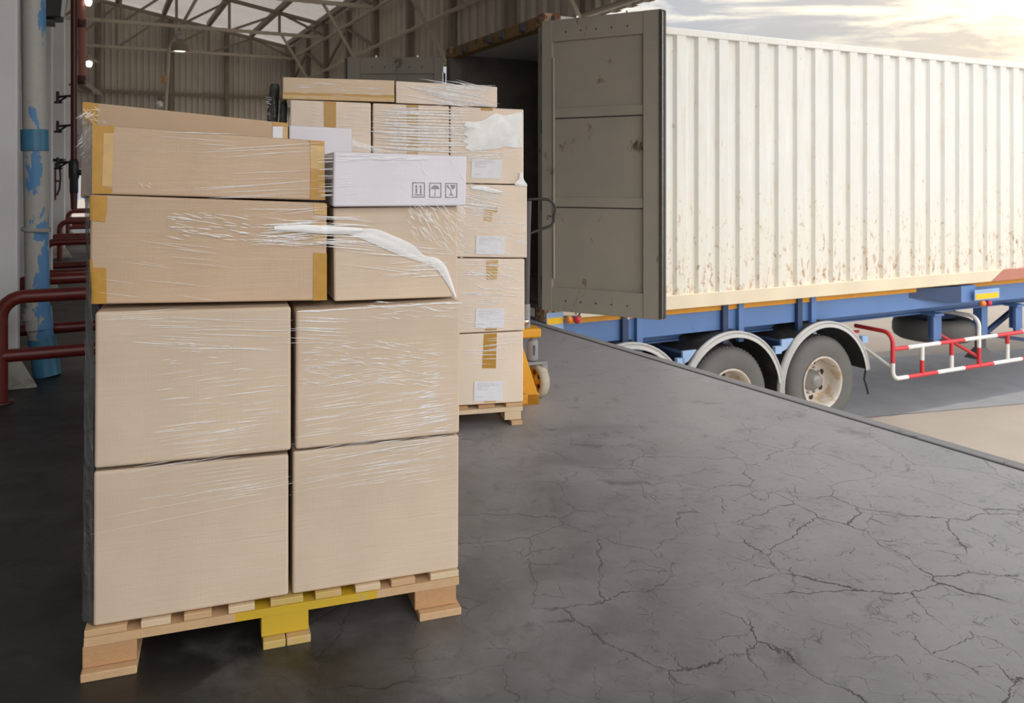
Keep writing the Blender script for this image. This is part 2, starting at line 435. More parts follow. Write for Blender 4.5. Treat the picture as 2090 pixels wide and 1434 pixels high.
CF = frame(C0, A, B)                            # container frame (s along the length, w to the far side)
m = MB()
m.quad(*[floor_pt(px, py, YARD + .006) for px, py in ((1380, 884), (2700, 771), (2700, 674), (1380, 755))])  # the trailer's cast shadow laid down as a darker grey sheet
struct(m.build('shadow_sheet', 'trailer_shadow'), 'trailer shadow painted as a grey strip on the yard', 'shadow_sheet')

def corrugate(name, P, a0, a1, zf0, zf1, pitch, d, mat):
    """trapezoid sheet along direction a; P(a, depth, z)"""
    m = MB(); vs = []; fs = []
    a = a0; prof = []
    while a < a1 - 1e-6:
        for k, dd in ((0, 0), (.42, 0), (.52, d), (.9, d)):
            x = a + k * pitch
            if x <= a1: prof.append((x, dd))
        a += pitch
    prof.append((a1, 0))
    for x, dd in prof: vs += [P(x, dd, zf0(x)), P(x, dd, zf1(x))]
    for i in range(len(prof) - 1): fs.append((2 * i, 2 * i + 2, 2 * i + 3, 2 * i + 1))
    m.add(vs, fs); return m
# right upper wall (over the truck openings)
roof_z = lambda t: 4.98 + .18 * t
m = corrugate('wall_right', lambda s, d, z: WF(-d, s, z), -14, S_BACK, lambda s: 3.09, lambda s: 5.10, .30, .05, 0)
o = struct(m.build('wall_right', 'sheet_r', recalc=False), 'brown corrugated sheet wall above the truck openings', 'wall')
# back wall with a low opening at the left
m = corrugate('wall_back', lambda t, d, z: WF(t, S_BACK + d, z), 0, 5.02, lambda t: 0.0, roof_z, .15, .035, 0)
m2 = corrugate('wall_back', lambda t, d, z: WF(t, S_BACK + d, z), 5.02, 6.3, lambda t: 1.55, roof_z, .15, .035, 0)
m.add(m2.v, m2.f)
struct(m.build('wall_back', 'sheet', recalc=False), 'brown corrugated gable wall at the far end', 'wall')
m = MB(); m.obox(WF, 6.3, 6.45, -9.5, S_BACK + .3, 0, roof_z(6.4))
struct(m.build('wall_left', 'wallpaint'), 'grey wall behind the row of columns', 'wall')
# roof sheet
ROOF_S0 = -8.4
for sa, sb, mt, lab in ((ROOF_S0, 5.0, 'roof', 'opaque corrugated roof sheet over the open end of the dock'), (5.0, S_BACK + .2, 'skylight', 'pale translucent corrugated roof sheet over the far bays')):
    m = MB(); vs = []; s = sa
    while s < sb - 1e-6:
        for k, d in ((0, 0), (.6, 0), (.7, .03), (.9, .03)):
            vs += [WF(-.35, s + k * .2, roof_z(-.35) + d + .13), WF(6.7, s + k * .2, roof_z(6.7) + d + .13)]
        s += .2
    vs += [WF(-.35, s, roof_z(-.35) + .13), WF(6.7, s, roof_z(6.7) + .13)]
    m.add(vs, [(2 * i, 2 * i + 1, 2 * i + 3, 2 * i + 2) for i in range(len(vs) // 2 - 1)])
    struct(m.build('ceiling', mt, recalc=False), lab, 'ceiling')
TR_S = [-2.8, 1.1, 4.98, 8.86, 12.74, 16.55]
def bar(m, p, q, w=.05, d=.05):
    p, q = V(p), V(q); t = (q - p).normalized()
    x = t.cross(Z); x = (x if x.length > .05 else B.copy()).normalized(); y = t.cross(x).normalized()
    x *= w / 2; y *= d / 2
    m.hexa([p - x + y, p + x + y, p + x - y, p - x - y, q - x + y, q + x + y, q + x - y, q - x - y])
TW = 6.25
for i, s in enumerate(TR_S):
    zb = 4.65
    r = thing('roof_truss', ['beige steel roof truss nearest to the open end', 'beige steel roof truss over the rear of the container', 'beige steel roof truss out of sight above the cartons',
        'beige steel roof truss third from the gable wall', 'beige steel roof truss second from the gable wall', 'beige steel roof truss standing against the gable wall'][i], 'truss', WF(0, s, zb), None, 'structure')
    m = MB(); bar(m, WF(0, s, zb), WF(TW, s, zb), .08, .07); m.build('bottom_chord', 'steel_l', r)
    m = MB(); bar(m, WF(0, s, 4.93), WF(TW, s, 4.93 + .18 * TW), .08, .08); m.build('top_chord', 'steel', r)
    for k in range(6):
        t = 1.108 * k; zt = 4.93 + .18 * t
        m = MB(); bar(m, WF(t + .03, s, zb), WF(t + .03, s, zt), .055, .055); m.build('web_post', 'steel', r)
        if k < 5:
            m = MB(); t2 = t + 1.108; bar(m, WF(t, s, zb) if k == 0 else WF(t2, s, zb), WF(t2, s, 4.93 + .18 * t2) if k == 0 else WF(t, s, zt), .05, .05)
            m.build('web_brace', 'steel', r)
    if s < 16:
        m = MB(); bar(m, WF(1.1, s, zb), WF(.05, s, 2.93), .05, .05); m.build('knee_brace', 'steel_l', r)
for k in range(6):
    t = 1.108 * k + (.12 if k == 0 else 0); m = MB(); z = roof_z(t) + .01
    m.obox(WF, t - .05, t + .05, ROOF_S0 + .2, S_BACK - .05, z, z + .12)
    struct(m.build('roof_purlin', 'steel'), 'beige steel purlin under the roof, number %d from the eave' % (k + 1), 'purlin')
for z, lab, mt in ((4.6, 'pale steel rail along the top of the right wall', 'steel_l'), (3.86, 'pale steel girt along the middle of the right wall', 'steel_l'), (3.12, 'steel rail along the bottom of the right wall', 'steel_l')):
    m = MB(); m.tube([WF(.10, -8.0, z), WF(.10, S_BACK - .1, z)], .035, 8); struct(m.build('wall_girt', mt), lab, 'girt')
k = 0
for s in [16.4, 14.6, 12.74, 10.8, 8.86, 6.9, 4.98, 3.0, 1.1, -.9, -2.8, -4.8]:
    m = MB(); m.obox(WF, .03, .11, s - .06, s + .06, 3.1, 4.93); k += 1
    struct(m.build('wall_post', 'steel'), 'steel post on the right wall, number %d from the far corner' % k, 'post')
for s in (14.6, 10.8):
    m = MB(); bar(m, WF(.08, s, 4.55), WF(.08, s + 1.9, 3.9), .05, .05); bar(m, WF(.08, s, 4.55), WF(.08, s - 1.9, 3.9), .05, .05)
    struct(m.build('wall_brace', 'steel'), 'pair of steel diagonals on the right wall near %s' % ('the far corner' if s > 12 else 'the middle'), 'brace')
for z, lab in ((3.5, 'steel girt across the gable wall at mid height'), (2.35, 'lower steel girt across the gable wall')):
    m = MB(); m.obox(WF, .05, 6.2, S_BACK - .09, S_BACK - .02, z, z + .08); struct(m.build('wall_girt', 'steel'), lab, 'girt')
for t, lab in ((1.75, 'right'), (3.15, 'middle'), (4.85, 'left')):
    m = MB(); m.obox(WF, t - .05, t + .05, S_BACK - .14, S_BACK - .02, 0, roof_z(t)); struct(m.build('wall_post', 'steel'), 'dark steel post on the gable wall, %s one' % lab, 'post')

# ------------------------------------------------------------------ left side: columns, guards, pipes, lamps
COLF = [V((-.474 - .505 * zz, zz, 0)) for zz in (5.2, 9.4, 13.7, 17.9)]
ordn = ['nearest', 'second', 'third', 'fourth']
for i, c in enumerate(COLF):
    P = frame(c, A, B)
    r = thing('concrete_column', 'white painted concrete column, %s in the row at left' % ordn[i], 'column', c, None, 'structure')
    m = MB(); m.obox(P, -.5, 0, 0, .17 if i == 0 else .36, .0, roof_z(5.5)); m.build('shaft', 'colpaint', r, .012)
    m = MB(); m.hexa([P(-.5, -.01, .16), P(.02, -.01, .16), P(.12, -.10, 0), P(-.6, -.10, 0), P(-.5, .172, .16), P(.004, .172, .16), P(.03, .176, 0), P(-.6, .176, 0)])
    m.build('plinth', 'plinth', r, .012)
def arc(c, r, u, v, a0, a1, n=6):
    return [c + (u * math.cos(a0 + (a1 - a0) * i / n) + v * math.sin(a0 + (a1 - a0) * i / n)) * r for i in range(n + 1)]
def hoop(P, a0, a1, b, zt, rr=.12):
    u = P(1, 0, 0) - P(0, 0, 0)
    return [P(a0, b, 0)] + arc(P(a0 + rr, b, zt - rr), rr, -u, Z, 0, math.pi / 2) + arc(P(a1 - rr, b, zt - rr), rr, Z, u, 0, math.pi / 2) + [P(a1, b, 0)]
for i, c in enumerate(COLF):
    P = frame(c, A, B)
    r = thing('pipe_guard', 'red tubular floor guard around the %s white column' % ordn[i], 'guard', P(.2, 0, 0), 'red pipe guards along the column row')
    g = 0.040
    for b in (-.40, .50):
        a = MB(); a.tube(hoop(P, -.06, .50, b, .61), g, 12); a.build('hoop', 'red_pipe', r)
        a = MB(); a.tube([P(-.06, b, .27), P(.50, b, .27)], g * .96, 12); a.build('lower_rail', 'red_pipe', r)
    for z in (.57, .27):
        a = MB(); a.tube([P(.50, -.40, z), P(.50, .50, z)], g * .9, 12); a.build('side_rail', 'red_pipe', r)
    for b in (-.40, .50):
        for aa in (-.06, .50):
            a = MB(); a.lathe([(0, .012), (.07, .012), (.07, 0)], P(aa, b, 0), Z, 14); a.build('foot_plate', 'dark_red', r)
# drainpipe with peeling paint
bp = floor_pt(93, 766)
top = depth_pt(66, -160, 5.46); mid = depth_pt(72, 300, 5.46); low = depth_pt(77, 620, 5.46)
r = thing('drainpipe', 'white drainpipe with peeling blue paint beside the nearest column', 'pipe', depth_pt(77, 640, 5.46) * 1.0)
r.location.z = 0
e1 = depth_pt(79, 648, 5.46); e2 = V((bp.x - .02, bp.y, .22))
a = MB(); a.tube([top, mid, low, e1], .072, 24); a.build('pipe', 'drain', r)
a = MB(); a.tube([low + (low - mid) * .02, e1, V((e1.x * .5 + e2.x * .5, e1.y, e1.z * .55 + e2.z * .45))], .080, 24); a.build('elbow', 'drain', r)
a = MB(); a.tube([V((e1.x * .6 + e2.x * .4, e1.y, e1.z * .6 + e2.z * .4)), e2], .074, 24); a.build('lower_pipe', 'drain', r)
a = MB(); a.tube([V((e2.x - .005, e2.y, e2.z + .03)), V((bp.x + .012, bp.y, 0.0))], .083, 24); a.build('shoe', 'blue_collar', r)
a = MB(); c1 = depth_pt(71, 265, 5.46); c2 = depth_pt(72, 308, 5.46); a.tube([c1, c2], .083, 24); o = a.build('collar', 'blue_collar', r); o['label'] = 'blue pipe collar'
a = MB(); c1 = depth_pt(74, 468, 5.46); a.lathe([(.076, -.012), (.086, -.012), (.086, .012), (.076, .012)], c1, Z + V((.06, 0, 0)), 24); a.obox(frame(c1, V((1, 0, 0)), V((0, 1, 0))), .06, .13, -.09, -.075, -.012, .012); a.build('pipe_clamp', 'plinth', r)
a = MB(); c1 = depth_pt(76, 637, 5.46); c2 = depth_pt(77, 650, 5.46); a.tube([c1, c2], .085, 24); a.build('joint_ring', 'drain', r)
# dark red riser with valve
pr = depth_pt(151, 365, 7.6)
r = thing('fire_riser', 'dark red vertical fire pipe with black valve left of the cartons', 'pipe', V((pr.x, pr.y, 0)))
a = MB(); a.tube([V((pr.x, pr.y, 5.9)), V((pr.x, pr.y, 1.40))], .028, 16); a.build('pipe', 'dark_red', r)
a = MB(); a.lathe([(.03, .16), (.045, .13), (.045, 0), (.036, -.03), (.036, -.14), (.028, -.16), (0, -.16)], V((pr.x, pr.y, 1.32)), Z, 16); a.build('valve_body', 'black', r)
a = MB(); a.lathe([(0, .06), (.028, .06), (.028, 0)], V((pr.x + .04, pr.y, 1.36)), V((1, 0, 0)), 12); a.build('valve_cap', 'black', r)
a = MB(); a.tube([V((pr.x, pr.y, 1.20)), V((pr.x, pr.y, 1.02))], [.033, .026], 14); a.build('nozzle', 'dark_red', r)
for y0 in (195, 255, 330):
    z = depth_pt(150, y0, 7.6).z
    a = MB()
    q = V((pr.x, pr.y, z)); w = V((pr.x - .16, pr.y + .02, z - .01))
    a.tube([q, w], .011, 8); a.tube([w + V((0, 0, .05)), w - V((0, 0, .06))], .014, 8); a.tube([w - V((-.08, 0, .0)), w - V((0, 0, .05))], .009, 8)
    a.tube([w - V((.03, 0, .05)), w + V((.04, 0, -.05))], .011, 8)
    a.build('pipe_bracket', 'black', r)
pr2 = depth_pt(165, 100, 12.0)
r = thing('sprinkler_pipe', 'faded red vertical pipe beyond the dark riser', 'pipe', V((pr2.x, pr2.y, 2.7)))
a = MB(); a.tube([V((pr2.x - .02, pr2.y, 5.9)), V((pr2.x + .02, pr2.y, 2.75))], .052, 16); a.build('pipe', 'pink_red', r)
for y0 in (48, 163):
    z = depth_pt(165, y0, 12).z; a = MB(); a.lathe([(.05, -.06), (.075, -.06), (.075, .06), (.05, .06)], V((pr2.x, pr2.y, z)), Z, 16); a.build('coupling', 'dark_red', r)
# hanging fan housing (dark box at the top left)
c = depth_pt(112, 20, 8.2); P = frame(V((c.x, c.y, c.z)), A, B)
r = thing('heater_unit', 'black box unit hanging high beside the columns', 'heater', c)
a = MB(); a.hexa([P(-.16, -.15, .16), P(.12, -.15, .20), P(.07, -.15, -.09), P(-.16, -.15, -.11), P(-.16, .2, .16), P(.12, .2, .20), P(.07, .2, -.09), P(-.16, .2, -.11)]); a.build('housing', 'black', r, .01)
a = MB(); a.hexa([P(.075, -.165, .19), P(.125, -.165, .20), P(.085, -.165, -.09), P(.055, -.165, -.09), P(.075, -.152, .19), P(.125, -.152, .20), P(.085, -.152, -.09), P(.055, -.152, -.09)]); o = a.build('edge_strip', 'white', r)
a = MB(); a.obox(P, -.18, .0, -.10, .16, -.145, -.115); a.build('bracket', 'dgrey', r)
a = MB(); a.tube([P(-.05, .02, .15), P(-.05, .02, 1.4)], .015, 8); a.build('hanger_rod', 'dgrey', r)
# two sloping lamp arms + flood lamps
for i, (px, py, Y, lab) in enumerate(((183, 131, 13.0, 'small lit lamp on a sloping arm left of the gable wall'), (182, 6, 12.0, 'small lit lamp at the top edge left of the gable wall'))):
    c = depth_pt(px, py, Y)
    r = thing('wall_lamp', lab, 'lamp', c, 'lit lamps on the column row')
    a = MB(); P = frame(c, V((1, 0, 0)), V((0, 1, 0)))
    a.hexa([P(-.30, 0, .28), P(.08, 0, .06), P(.08, 0, .03), P(-.30, 0, .16), P(-.30, .15, .28), P(.08, .15, .06), P(.08, .15, .03), P(-.30, .15, .16)]); a.build('arm', 'steel', r)
    a = MB(); a.lathe([(0, -.05), (.03, -.045), (.045, -.01), (.05, .03), (.02, .05), (0, .05)], P(0, -.02, 0), Z, 14); a.build('bulb', 'lampglow', r)
c = depth_pt(172, 177, 12.5); P = frame(c, V((1, 0, 0)), V((0, 1, 0)))
r = thing('canopy_plate', 'grey sloping steel plate below the faded red pipe', 'plate', c)
a = MB(); a.hexa([P(-.1, 0, .1), P(.12, 0, -.06), P(.12, 0, -.10), P(-.1, 0, 0), P(-.1, .3, .1), P(.12, .3, -.06), P(.12, .3, -.10), P(-.1, .3, 0)]); a.build('plate', 'steel', r)
a = MB(); a.tube([P(-.08, .1, .05), P(-.30, .15, .05)], .02, 8); a.build('stay', 'steel', r)
# pendant high-bay lamp
PL = WF(4.05, 12.74, 4.60)
PL = depth_pt(367, 106, 18.4)
r = thing('pendant_lamp', 'bell shaped pendant lamp under the second truss', 'lamp', PL)
a = MB(); a.lathe([(.19, 0), (.185, .10), (.15, .20), (.07, .26), (.06, .27)], PL, Z, 24); a.lathe([(.186, 0.004), (.18, .10), (.145, .195), (.065, .25)], PL, Z, 24); a.build('shade', 'steel', r)
a = MB(); a.lathe([(0, .02), (.12, .02), (.14, .05), (.10, .09)], PL, Z, 20); a.build('lens', 'lampglow', r)
a = MB(); a.lathe([(.06, .26), (.09, .28), (.09, .42), (.05, .46), (0, .46)], PL, Z, 16); a.build('ballast', 'plinth', r)
a = MB(); a.tube([PL + V((0, 0, .44)), V((PL.x, PL.y, 4.68))], .02, 8); a.build('hanger', 'steel', r)
# white conduit pole and diagonal
p1 = depth_pt(345, 98, 19.6); p2 = depth_pt(337, 240, 19.6)
p3 = depth_pt(402, -4, 17.6)
r = thing('conduit', 'pale conduit running down the gable wall behind the cartons', 'conduit', V((p2.x, p2.y, 0)))
a = MB(); a.tube([V((p2.x - .02, p2.y, 0)), p2, p1], .04, 10); a.build('pole', 'steel_l', r)
a = MB(); a.tube([p1 - V((.05, 0, .08)), p1, p3], .035, 10); a.build('sloping_run', 'steel_l', r)
a = MB(); cc = depth_pt(338, 162, 19.58); a.obox(frame(cc, V((1, 0, 0)), V((0, 1, 0))), -.08, .02, -.08, .05, -.08, .08); o = a.build('junction_box', 'wood_orange', r)
# small camera / light fitting low on the gable wall
c = depth_pt(325, 213, 20.0); P = frame(c, V((1, 0, 0)), V((0, 1, 0)))
r = thing('wall_fitting', 'small fitting with curved bracket low on the gable wall', 'fitting', c)
a = MB(); a.lathe([(0, -.06), (.07, -.05), (.08, .03), (.03, .08), (0, .08)], c, Z, 14); a.build('head', 'white', r)
a = MB(); a.tube([P(0, 0, .08), P(-.04, .03, .17), P(-.10, .5, .14)], .018, 8); a.build('bracket', 'dgrey', r)
# hose hanging on the third column
c = depth_pt(118, 340, 10.4); P = frame(c, V((1, 0, 0)), V((0, 1, 0)))
r = thing('hose', 'black hose on a red bracket beside the columns', 'hose', c)
a = MB(); a.tube([P(.0, 0, .08), P(.025, 0, .02), P(.035, 0, -.15), P(.02, 0, -.28), P(-.01, 0, -.36)], .012, 8); a.build('tube', 'black', r)
a = MB(); a.tube([P(-.03, 0, -.42), P(-.03, 0, .05)], .012, 8); a.tube([P(-.03, 0, -.18), P(.02, 0, -.18)], .012, 8); a.build('bracket', 'red_pipe', r)
a = MB(); a.obox(P, -.05, .09, -.03, .03, .06, .10); a.build('holder', 'black', r)

# ------------------------------------------------------------------ carton helpers
class Stack:
    def __init__(s, o, u): s.o = V(o); s.u = V(u).normalized(); s.n = V((-s.u.y, s.u.x, 0)); s.P = frame(s.o, s.u, s.n)
    def px(s, x, y, v=0.0): return plane_pt(x, y, s.o + s.n * v, s.n)
def carton(st, v, q, depth, label, mat, group, bevel=.006, name='cardboard_box', cat='box'):
    f = [st.px(x, y, v) for x, y in q]; b = [p + st.n * depth for p in f]
    # front faces of real cartons bulge a little: add a centre loop by splitting the hexahedron
    m = MB(); m.hexa(f + b)
    o = m.build(name, mat, None, bevel, 3)
    tag(o, label, cat, group); o['_v'] = v
    return o
def patch(st, v, pts, name, mat, parent, th=.0012, off=.0008):
    p = [st.px(x, y, v) - st.n * off for x, y in pts]
    m = MB(); m.prism(p, -st.n * th)
    return m.build(name, mat, parent)
def rect(x0, y0, x1, y1): return [(x0, y0), (x1, y0), (x1, y1), (x0, y1)]

# ------------------------------------------------------------------ front pallet
FS = Stack(floor_pt(168, 1385), (.943, .3325, 0))
DECK = .1235
def ux(st, px, v=0.0): return (st.px(px, 900, v) - st.o).dot(st.u)
U1 = ux(FS, 937)
def pallet(st, label, boards, blocks, bots, depth, mats, grp, DECK=.1220, zb=.022):
    r = thing('wooden_pallet', label, 'pallet', st.P(ux(st, (boards[0][0] + boards[-1][1]) / 2), depth / 2, 0), grp)
    lo, hi = ux(st, boards[0][0]), ux(st, boards[-1][1])
    for i, (x0, x1) in enumerate(boards):
        m = MB(); m.obox(st.P, ux(st, x0), ux(st, x1), .003, depth, DECK - .018, DECK); o = m.build('deck_board', mats['deck'][i], r, .002)
    for j, v in enumerate((.0, depth / 2 - .05, depth - .10)):
        if j == 0 and 'split' in mats:
            a, b = mats['split']; segs = [(lo, ux(st, a), mats['lead']), (ux(st, a), ux(st, b), 'wood_yellow'), (ux(st, b), hi, mats['lead'])]
            m = MB(); m.obox(st.P, lo, ux(st, a), v + .001, v + .10, DECK - .042, DECK - .0185); m.build('stringer_board', mats['lead'], r)
            m = MB(); m.obox(st.P, ux(st, a), ux(st, b), v + .001, v + .10, DECK - .042, DECK - .0185); o = m.build('stringer_board', 'wood_yellow', r); o['label'] = 'yellow painted middle of the front stringer board'
            m = MB(); m.obox(st.P, ux(st, b), hi, v + .001, v + .10, DECK - .042, DECK - .0185); m.build('stringer_board', mats['lead'], r)
        else:
            m = MB(); m.obox(st.P, lo, hi, v + .001, v + .10, DECK - .042, DECK - .0185); m.build('stringer_board', mats['lead'], r)
        for i, (x0, x1) in enumerate(blocks):
            m = MB(); m.obox(st.P, ux(st, x0), ux(st, x1), v + .004, v + .104, zb + .001, DECK - .0425); o = m.build('block', mats['block'][i], r, .003)
            if mats['block'][i] == 'wood_yellow' : o['label'] = 'yellow painted block'
    for i, (x0, x1) in enumerate(bots):
        m = MB(); m.obox(st.P, ux(st, x0), ux(st, x1), -.022, depth + .01, 0.0, zb); m.build('bottom_board', mats['bot'][i], r, .003)
    return r
pallet(FS, 'wooden pallet with a yellow painted middle block under the nearest stack', [(171, 258), (287, 348), (375, 432), (466, 520), (552, 619), (644, 697), (726, 777), (799, 848), (879, 937)],
       [(167, 279), (533, 630), (847, 932)], [(166, 281), (536, 582), (584, 633), (853, 938)], .86,
       dict(deck=['wood', 'wood_pale', 'wood', 'wood_pale', 'wood_yellow2', 'wood_yellow2', 'wood_pale', 'wood', 'wood_pale'], lead='wood', split=(480, 770),
            block=['wood_orange', 'wood_yellow', 'wood_orange'], bot=['wood', 'wood_yellow2', 'wood_yellow2', 'wood']), 'pallets carrying cartons')
# ------------------------------------------------------------------ front stack cartons
GF = 'cartons on the front pallet'
b11 = carton(FS, .012, [(191, 963), (589, 927), (589, 1214), (190, 1279)], .40, 'plain brown carton at bottom left of the nearest stack', 'kraft_f', GF, .007)
b12 = carton(FS, .012, [(598, 922), (937, 888), (936, 1160), (597, 1213)], .40, 'plain brown carton at bottom right of the nearest stack', 'kraft_f', GF, .007)
b21 = carton(FS, .004, [(194, 637), (594, 626), (594, 919), (192, 957)], .41, 'brown carton in the second layer at left of the nearest stack', 'kraft_f', GF, .008)
b22 = carton(FS, .004, [(604, 634), (940, 613), (938, 884), (603, 918)], .41, 'brown carton in the second layer at right of the nearest stack, pink sheen on film', 'kraft_f', GF, .008)
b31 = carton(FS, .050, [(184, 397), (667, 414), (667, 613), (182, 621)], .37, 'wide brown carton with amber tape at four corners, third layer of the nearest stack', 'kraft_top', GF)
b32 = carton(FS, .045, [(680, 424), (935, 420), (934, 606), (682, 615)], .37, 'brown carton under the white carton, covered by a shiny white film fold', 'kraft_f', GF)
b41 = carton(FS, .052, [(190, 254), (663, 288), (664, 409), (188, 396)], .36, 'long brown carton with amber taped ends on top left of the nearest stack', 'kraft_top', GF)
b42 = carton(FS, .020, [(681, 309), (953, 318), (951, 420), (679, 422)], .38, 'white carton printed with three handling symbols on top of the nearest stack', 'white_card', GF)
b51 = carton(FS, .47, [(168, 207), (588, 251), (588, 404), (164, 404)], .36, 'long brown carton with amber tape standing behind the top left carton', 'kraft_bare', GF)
b52 = carton(FS, .47, [(590, 255), (718, 262), (719, 404), (590, 404)], .36, 'blank white carton beyond the taped carton ends', 'white_card', GF)
# rear row on the same pallet, hidden behind the front row; it carries the two long cartons at the top
def carton_z(st, v, u0, u1, z0, z1, depth, label, mat, group):
    m = MB(); m.obox(st.P, u0, u1, v, v + depth, z0, z1); return tag(m.build('cardboard_box', mat, None, .006, 3), label, 'box', group)
for z0, z1, lab in ((.1245, .50, 'brown carton at the bottom hidden behind the front row'), (.503, .90, 'brown carton in the second layer hidden behind the front row'), (.903, 1.226, 'brown carton in the third layer hidden behind the front row')):
    carton_z(FS, .465, .11, 1.0, z0, z1, .37, lab + ' of the nearest stack', 'kraft_bare', GF)
# tapes
def tape(st, b, pts, mat='tape', nm='packing_tape'): return patch(st, b['_v'], pts, nm, mat, b)
tape(FS, b31, [(183, 399), (219, 400), (219, 430), (214, 453), (183, 449)])
tape(FS, b31, [(182, 529), (189, 529), (190, 546), (217, 546), (218, 619), (182, 620)])
tape(FS, b31, [(640, 415), (667, 416), (667, 440), (641, 436)], 'tape_pale')
tape(FS, b31, [(640, 452), (667, 455), (667, 496), (640, 495)], 'tape_pale')
tape(FS, b31, [(640, 515), (667, 517), (667, 612), (639, 613)])
tape(FS, b41, [(189, 255), (235, 258), (232, 270), (212, 272), (207, 380), (230, 384), (229, 395), (188, 395)])
tape(FS, b41, [(212, 272), (232, 271), (228, 381), (208, 379)], 'tape_pale')
tape(FS, b41, [(631, 286), (663, 288), (660, 297), (632, 294)])
tape(FS, b41, [(633, 295), (661, 298), (662, 346), (634, 343)], 'tape_pale')
tape(FS, b41, [(634, 343), (662, 346), (664, 408), (633, 407)])
tape(FS, b51, [(169, 208), (200, 211), (198, 256), (168, 256)])
tape(FS, b51, [(557, 248), (587, 251), (587, 258), (557, 257)])
tape(FS, b51, [(577, 258), (586, 259), (585, 300), (576, 300)], 'tape_pale')
patch(FS, .47, [(557, 258), (577, 258), (576, 300), (556, 300)], 'paper_patch', 'paper', b51)
# handling symbols on the white carton: frames, arrows, umbrella, glass
def sx(x, y): return (820 + x / 14.93, 350 + y / 14.93)
def sym(name, polys, b=b42):
    m = MB()
    for mt, p in polys:
        pp = [FS.px(*sx(x, y), .020) - FS.n * .0006 for x, y in p]; m.prism(pp, -FS.n * .0006)
    return m.build(name, polys[0][0], b)
def fr(x0, y0, x1, y1, w=26):
    return [('ink_grey', [(x0, y0), (x1, y0 + 4), (x1, y0 + w + 4), (x0, y0 + w)]), ('ink_grey', [(x0, y1 - w), (x1, y1 - w), (x1, y1), (x0, y1)]),
            ('ink_grey', [(x0, y0 + w), (x0 + w, y0 + w), (x0 + w, y1 - w), (x0, y1 - w)]), ('ink_grey', [(x1 - w, y0 + w + 4), (x1, y0 + w + 4), (x1, y1 - w), (x1 - w, y1 - w)])]
s1 = fr(322, 325, 703, 788) + [('ink', [(442, 398), (494, 485), (398, 480)]), ('ink', [(575, 402), (624, 488), (530, 484)]), ('ink', [(425, 508), (466, 508), (462, 668), (422, 668)]),
     ('ink', [(557, 508), (598, 508), (600, 668), (556, 668)]), ('ink', [(388, 692), (642, 694), (642, 724), (388, 722)])]
sym('up_arrows_symbol', s1)
dome = [(1020 + 122 * math.cos(a), 528 - 112 * math.sin(a)) for a in [math.pi * i / 14 for i in range(15)]] + [(920 + 0, 540), (958, 528), (990, 540), (1020, 528), (1055, 540), (1090, 528), (1120, 540)]
def clean_dome():
    p = [(1020 + 122 * math.cos(math.pi * i / 14), 528 - 112 * math.sin(math.pi * i / 14)) for i in range(15)]
    return p + [(940, 536), (978, 522), (1020, 536), (1062, 522), (1100, 536)]
s2 = fr(838, 336, 1205, 792) + [('ink_grey', clean_dome()), ('ink_grey', [(1012, 385), (1028, 385), (1026, 420), (1014, 420)]), ('ink_grey', [(1014, 530), (1026, 530), (1026, 700), (1014, 700)]),
     ('ink_grey', [(1014, 700), (1026, 700), (1018, 728), (1002, 728), (1004, 715)]), ('ink_grey', [(1002, 728), (1006, 714), (994, 700), (990, 676), (978, 676), (984, 706)])]
sym('keep_dry_symbol', s2)
s3 = fr(1325, 345, 1692, 795) + [('ink_grey', [(1370, 408), (1425, 406), (1418, 450), (1436, 480), (1428, 520), (1400, 490), (1380, 450)]),
     ('ink_grey', [(1480, 406), (1636, 408), (1625, 460), (1590, 520), (1550, 548), (1528, 520), (1500, 450)]),
     ('ink_grey', [(1432, 500), (1450, 480), (1500, 548), (1516, 600), (1518, 695), (1492, 695), (1494, 600), (1480, 556)]), ('ink_grey', [(1448, 692), (1575, 690), (1580, 722), (1444, 724)])]
sym('fragile_symbol', s3)
# dark left edge of white carton: shadow gap is real; small seam flap
# ------------------------------------------------------------------ rear pallet and cartons
RS = Stack(floor_pt(1066, 864), (.969, .246, 0))
RPR = pallet(RS, 'pale wooden pallet under the far stack beside the yellow pallet jack', [(560, 600), (640, 690), (727, 770), (806, 850), (884, 910), (935, 955), (977, 1010), (1033, 1067)],
       [(565, 600), (790, 826), (1030, 1064)], [(570, 592), (798, 820), (1042, 1064)], .98,
       dict(deck=['wood', 'wood_pale'] * 2 + ['wood', 'wood_orange', 'wood_orange', 'wood'], lead='wood_pale', block=['wood_pale'] * 3, bot=['wood', 'wood', 'wood']), 'pallets carrying cartons', .1105)
GR = 'cartons on the rear pallet'
cols = [(592, 757), (761, 917), (919, 1069)]
seams_r = [821, 675, 527, 377, 222]     # y of seams at the right edge
slope = [-.060, -.048, .010, .020, .042]
rows = ['bottom', 'second', 'third', 'fourth']
RB = {}
edge = {0: 1068, 1: 1071, 2: 1076, 3: 1069}
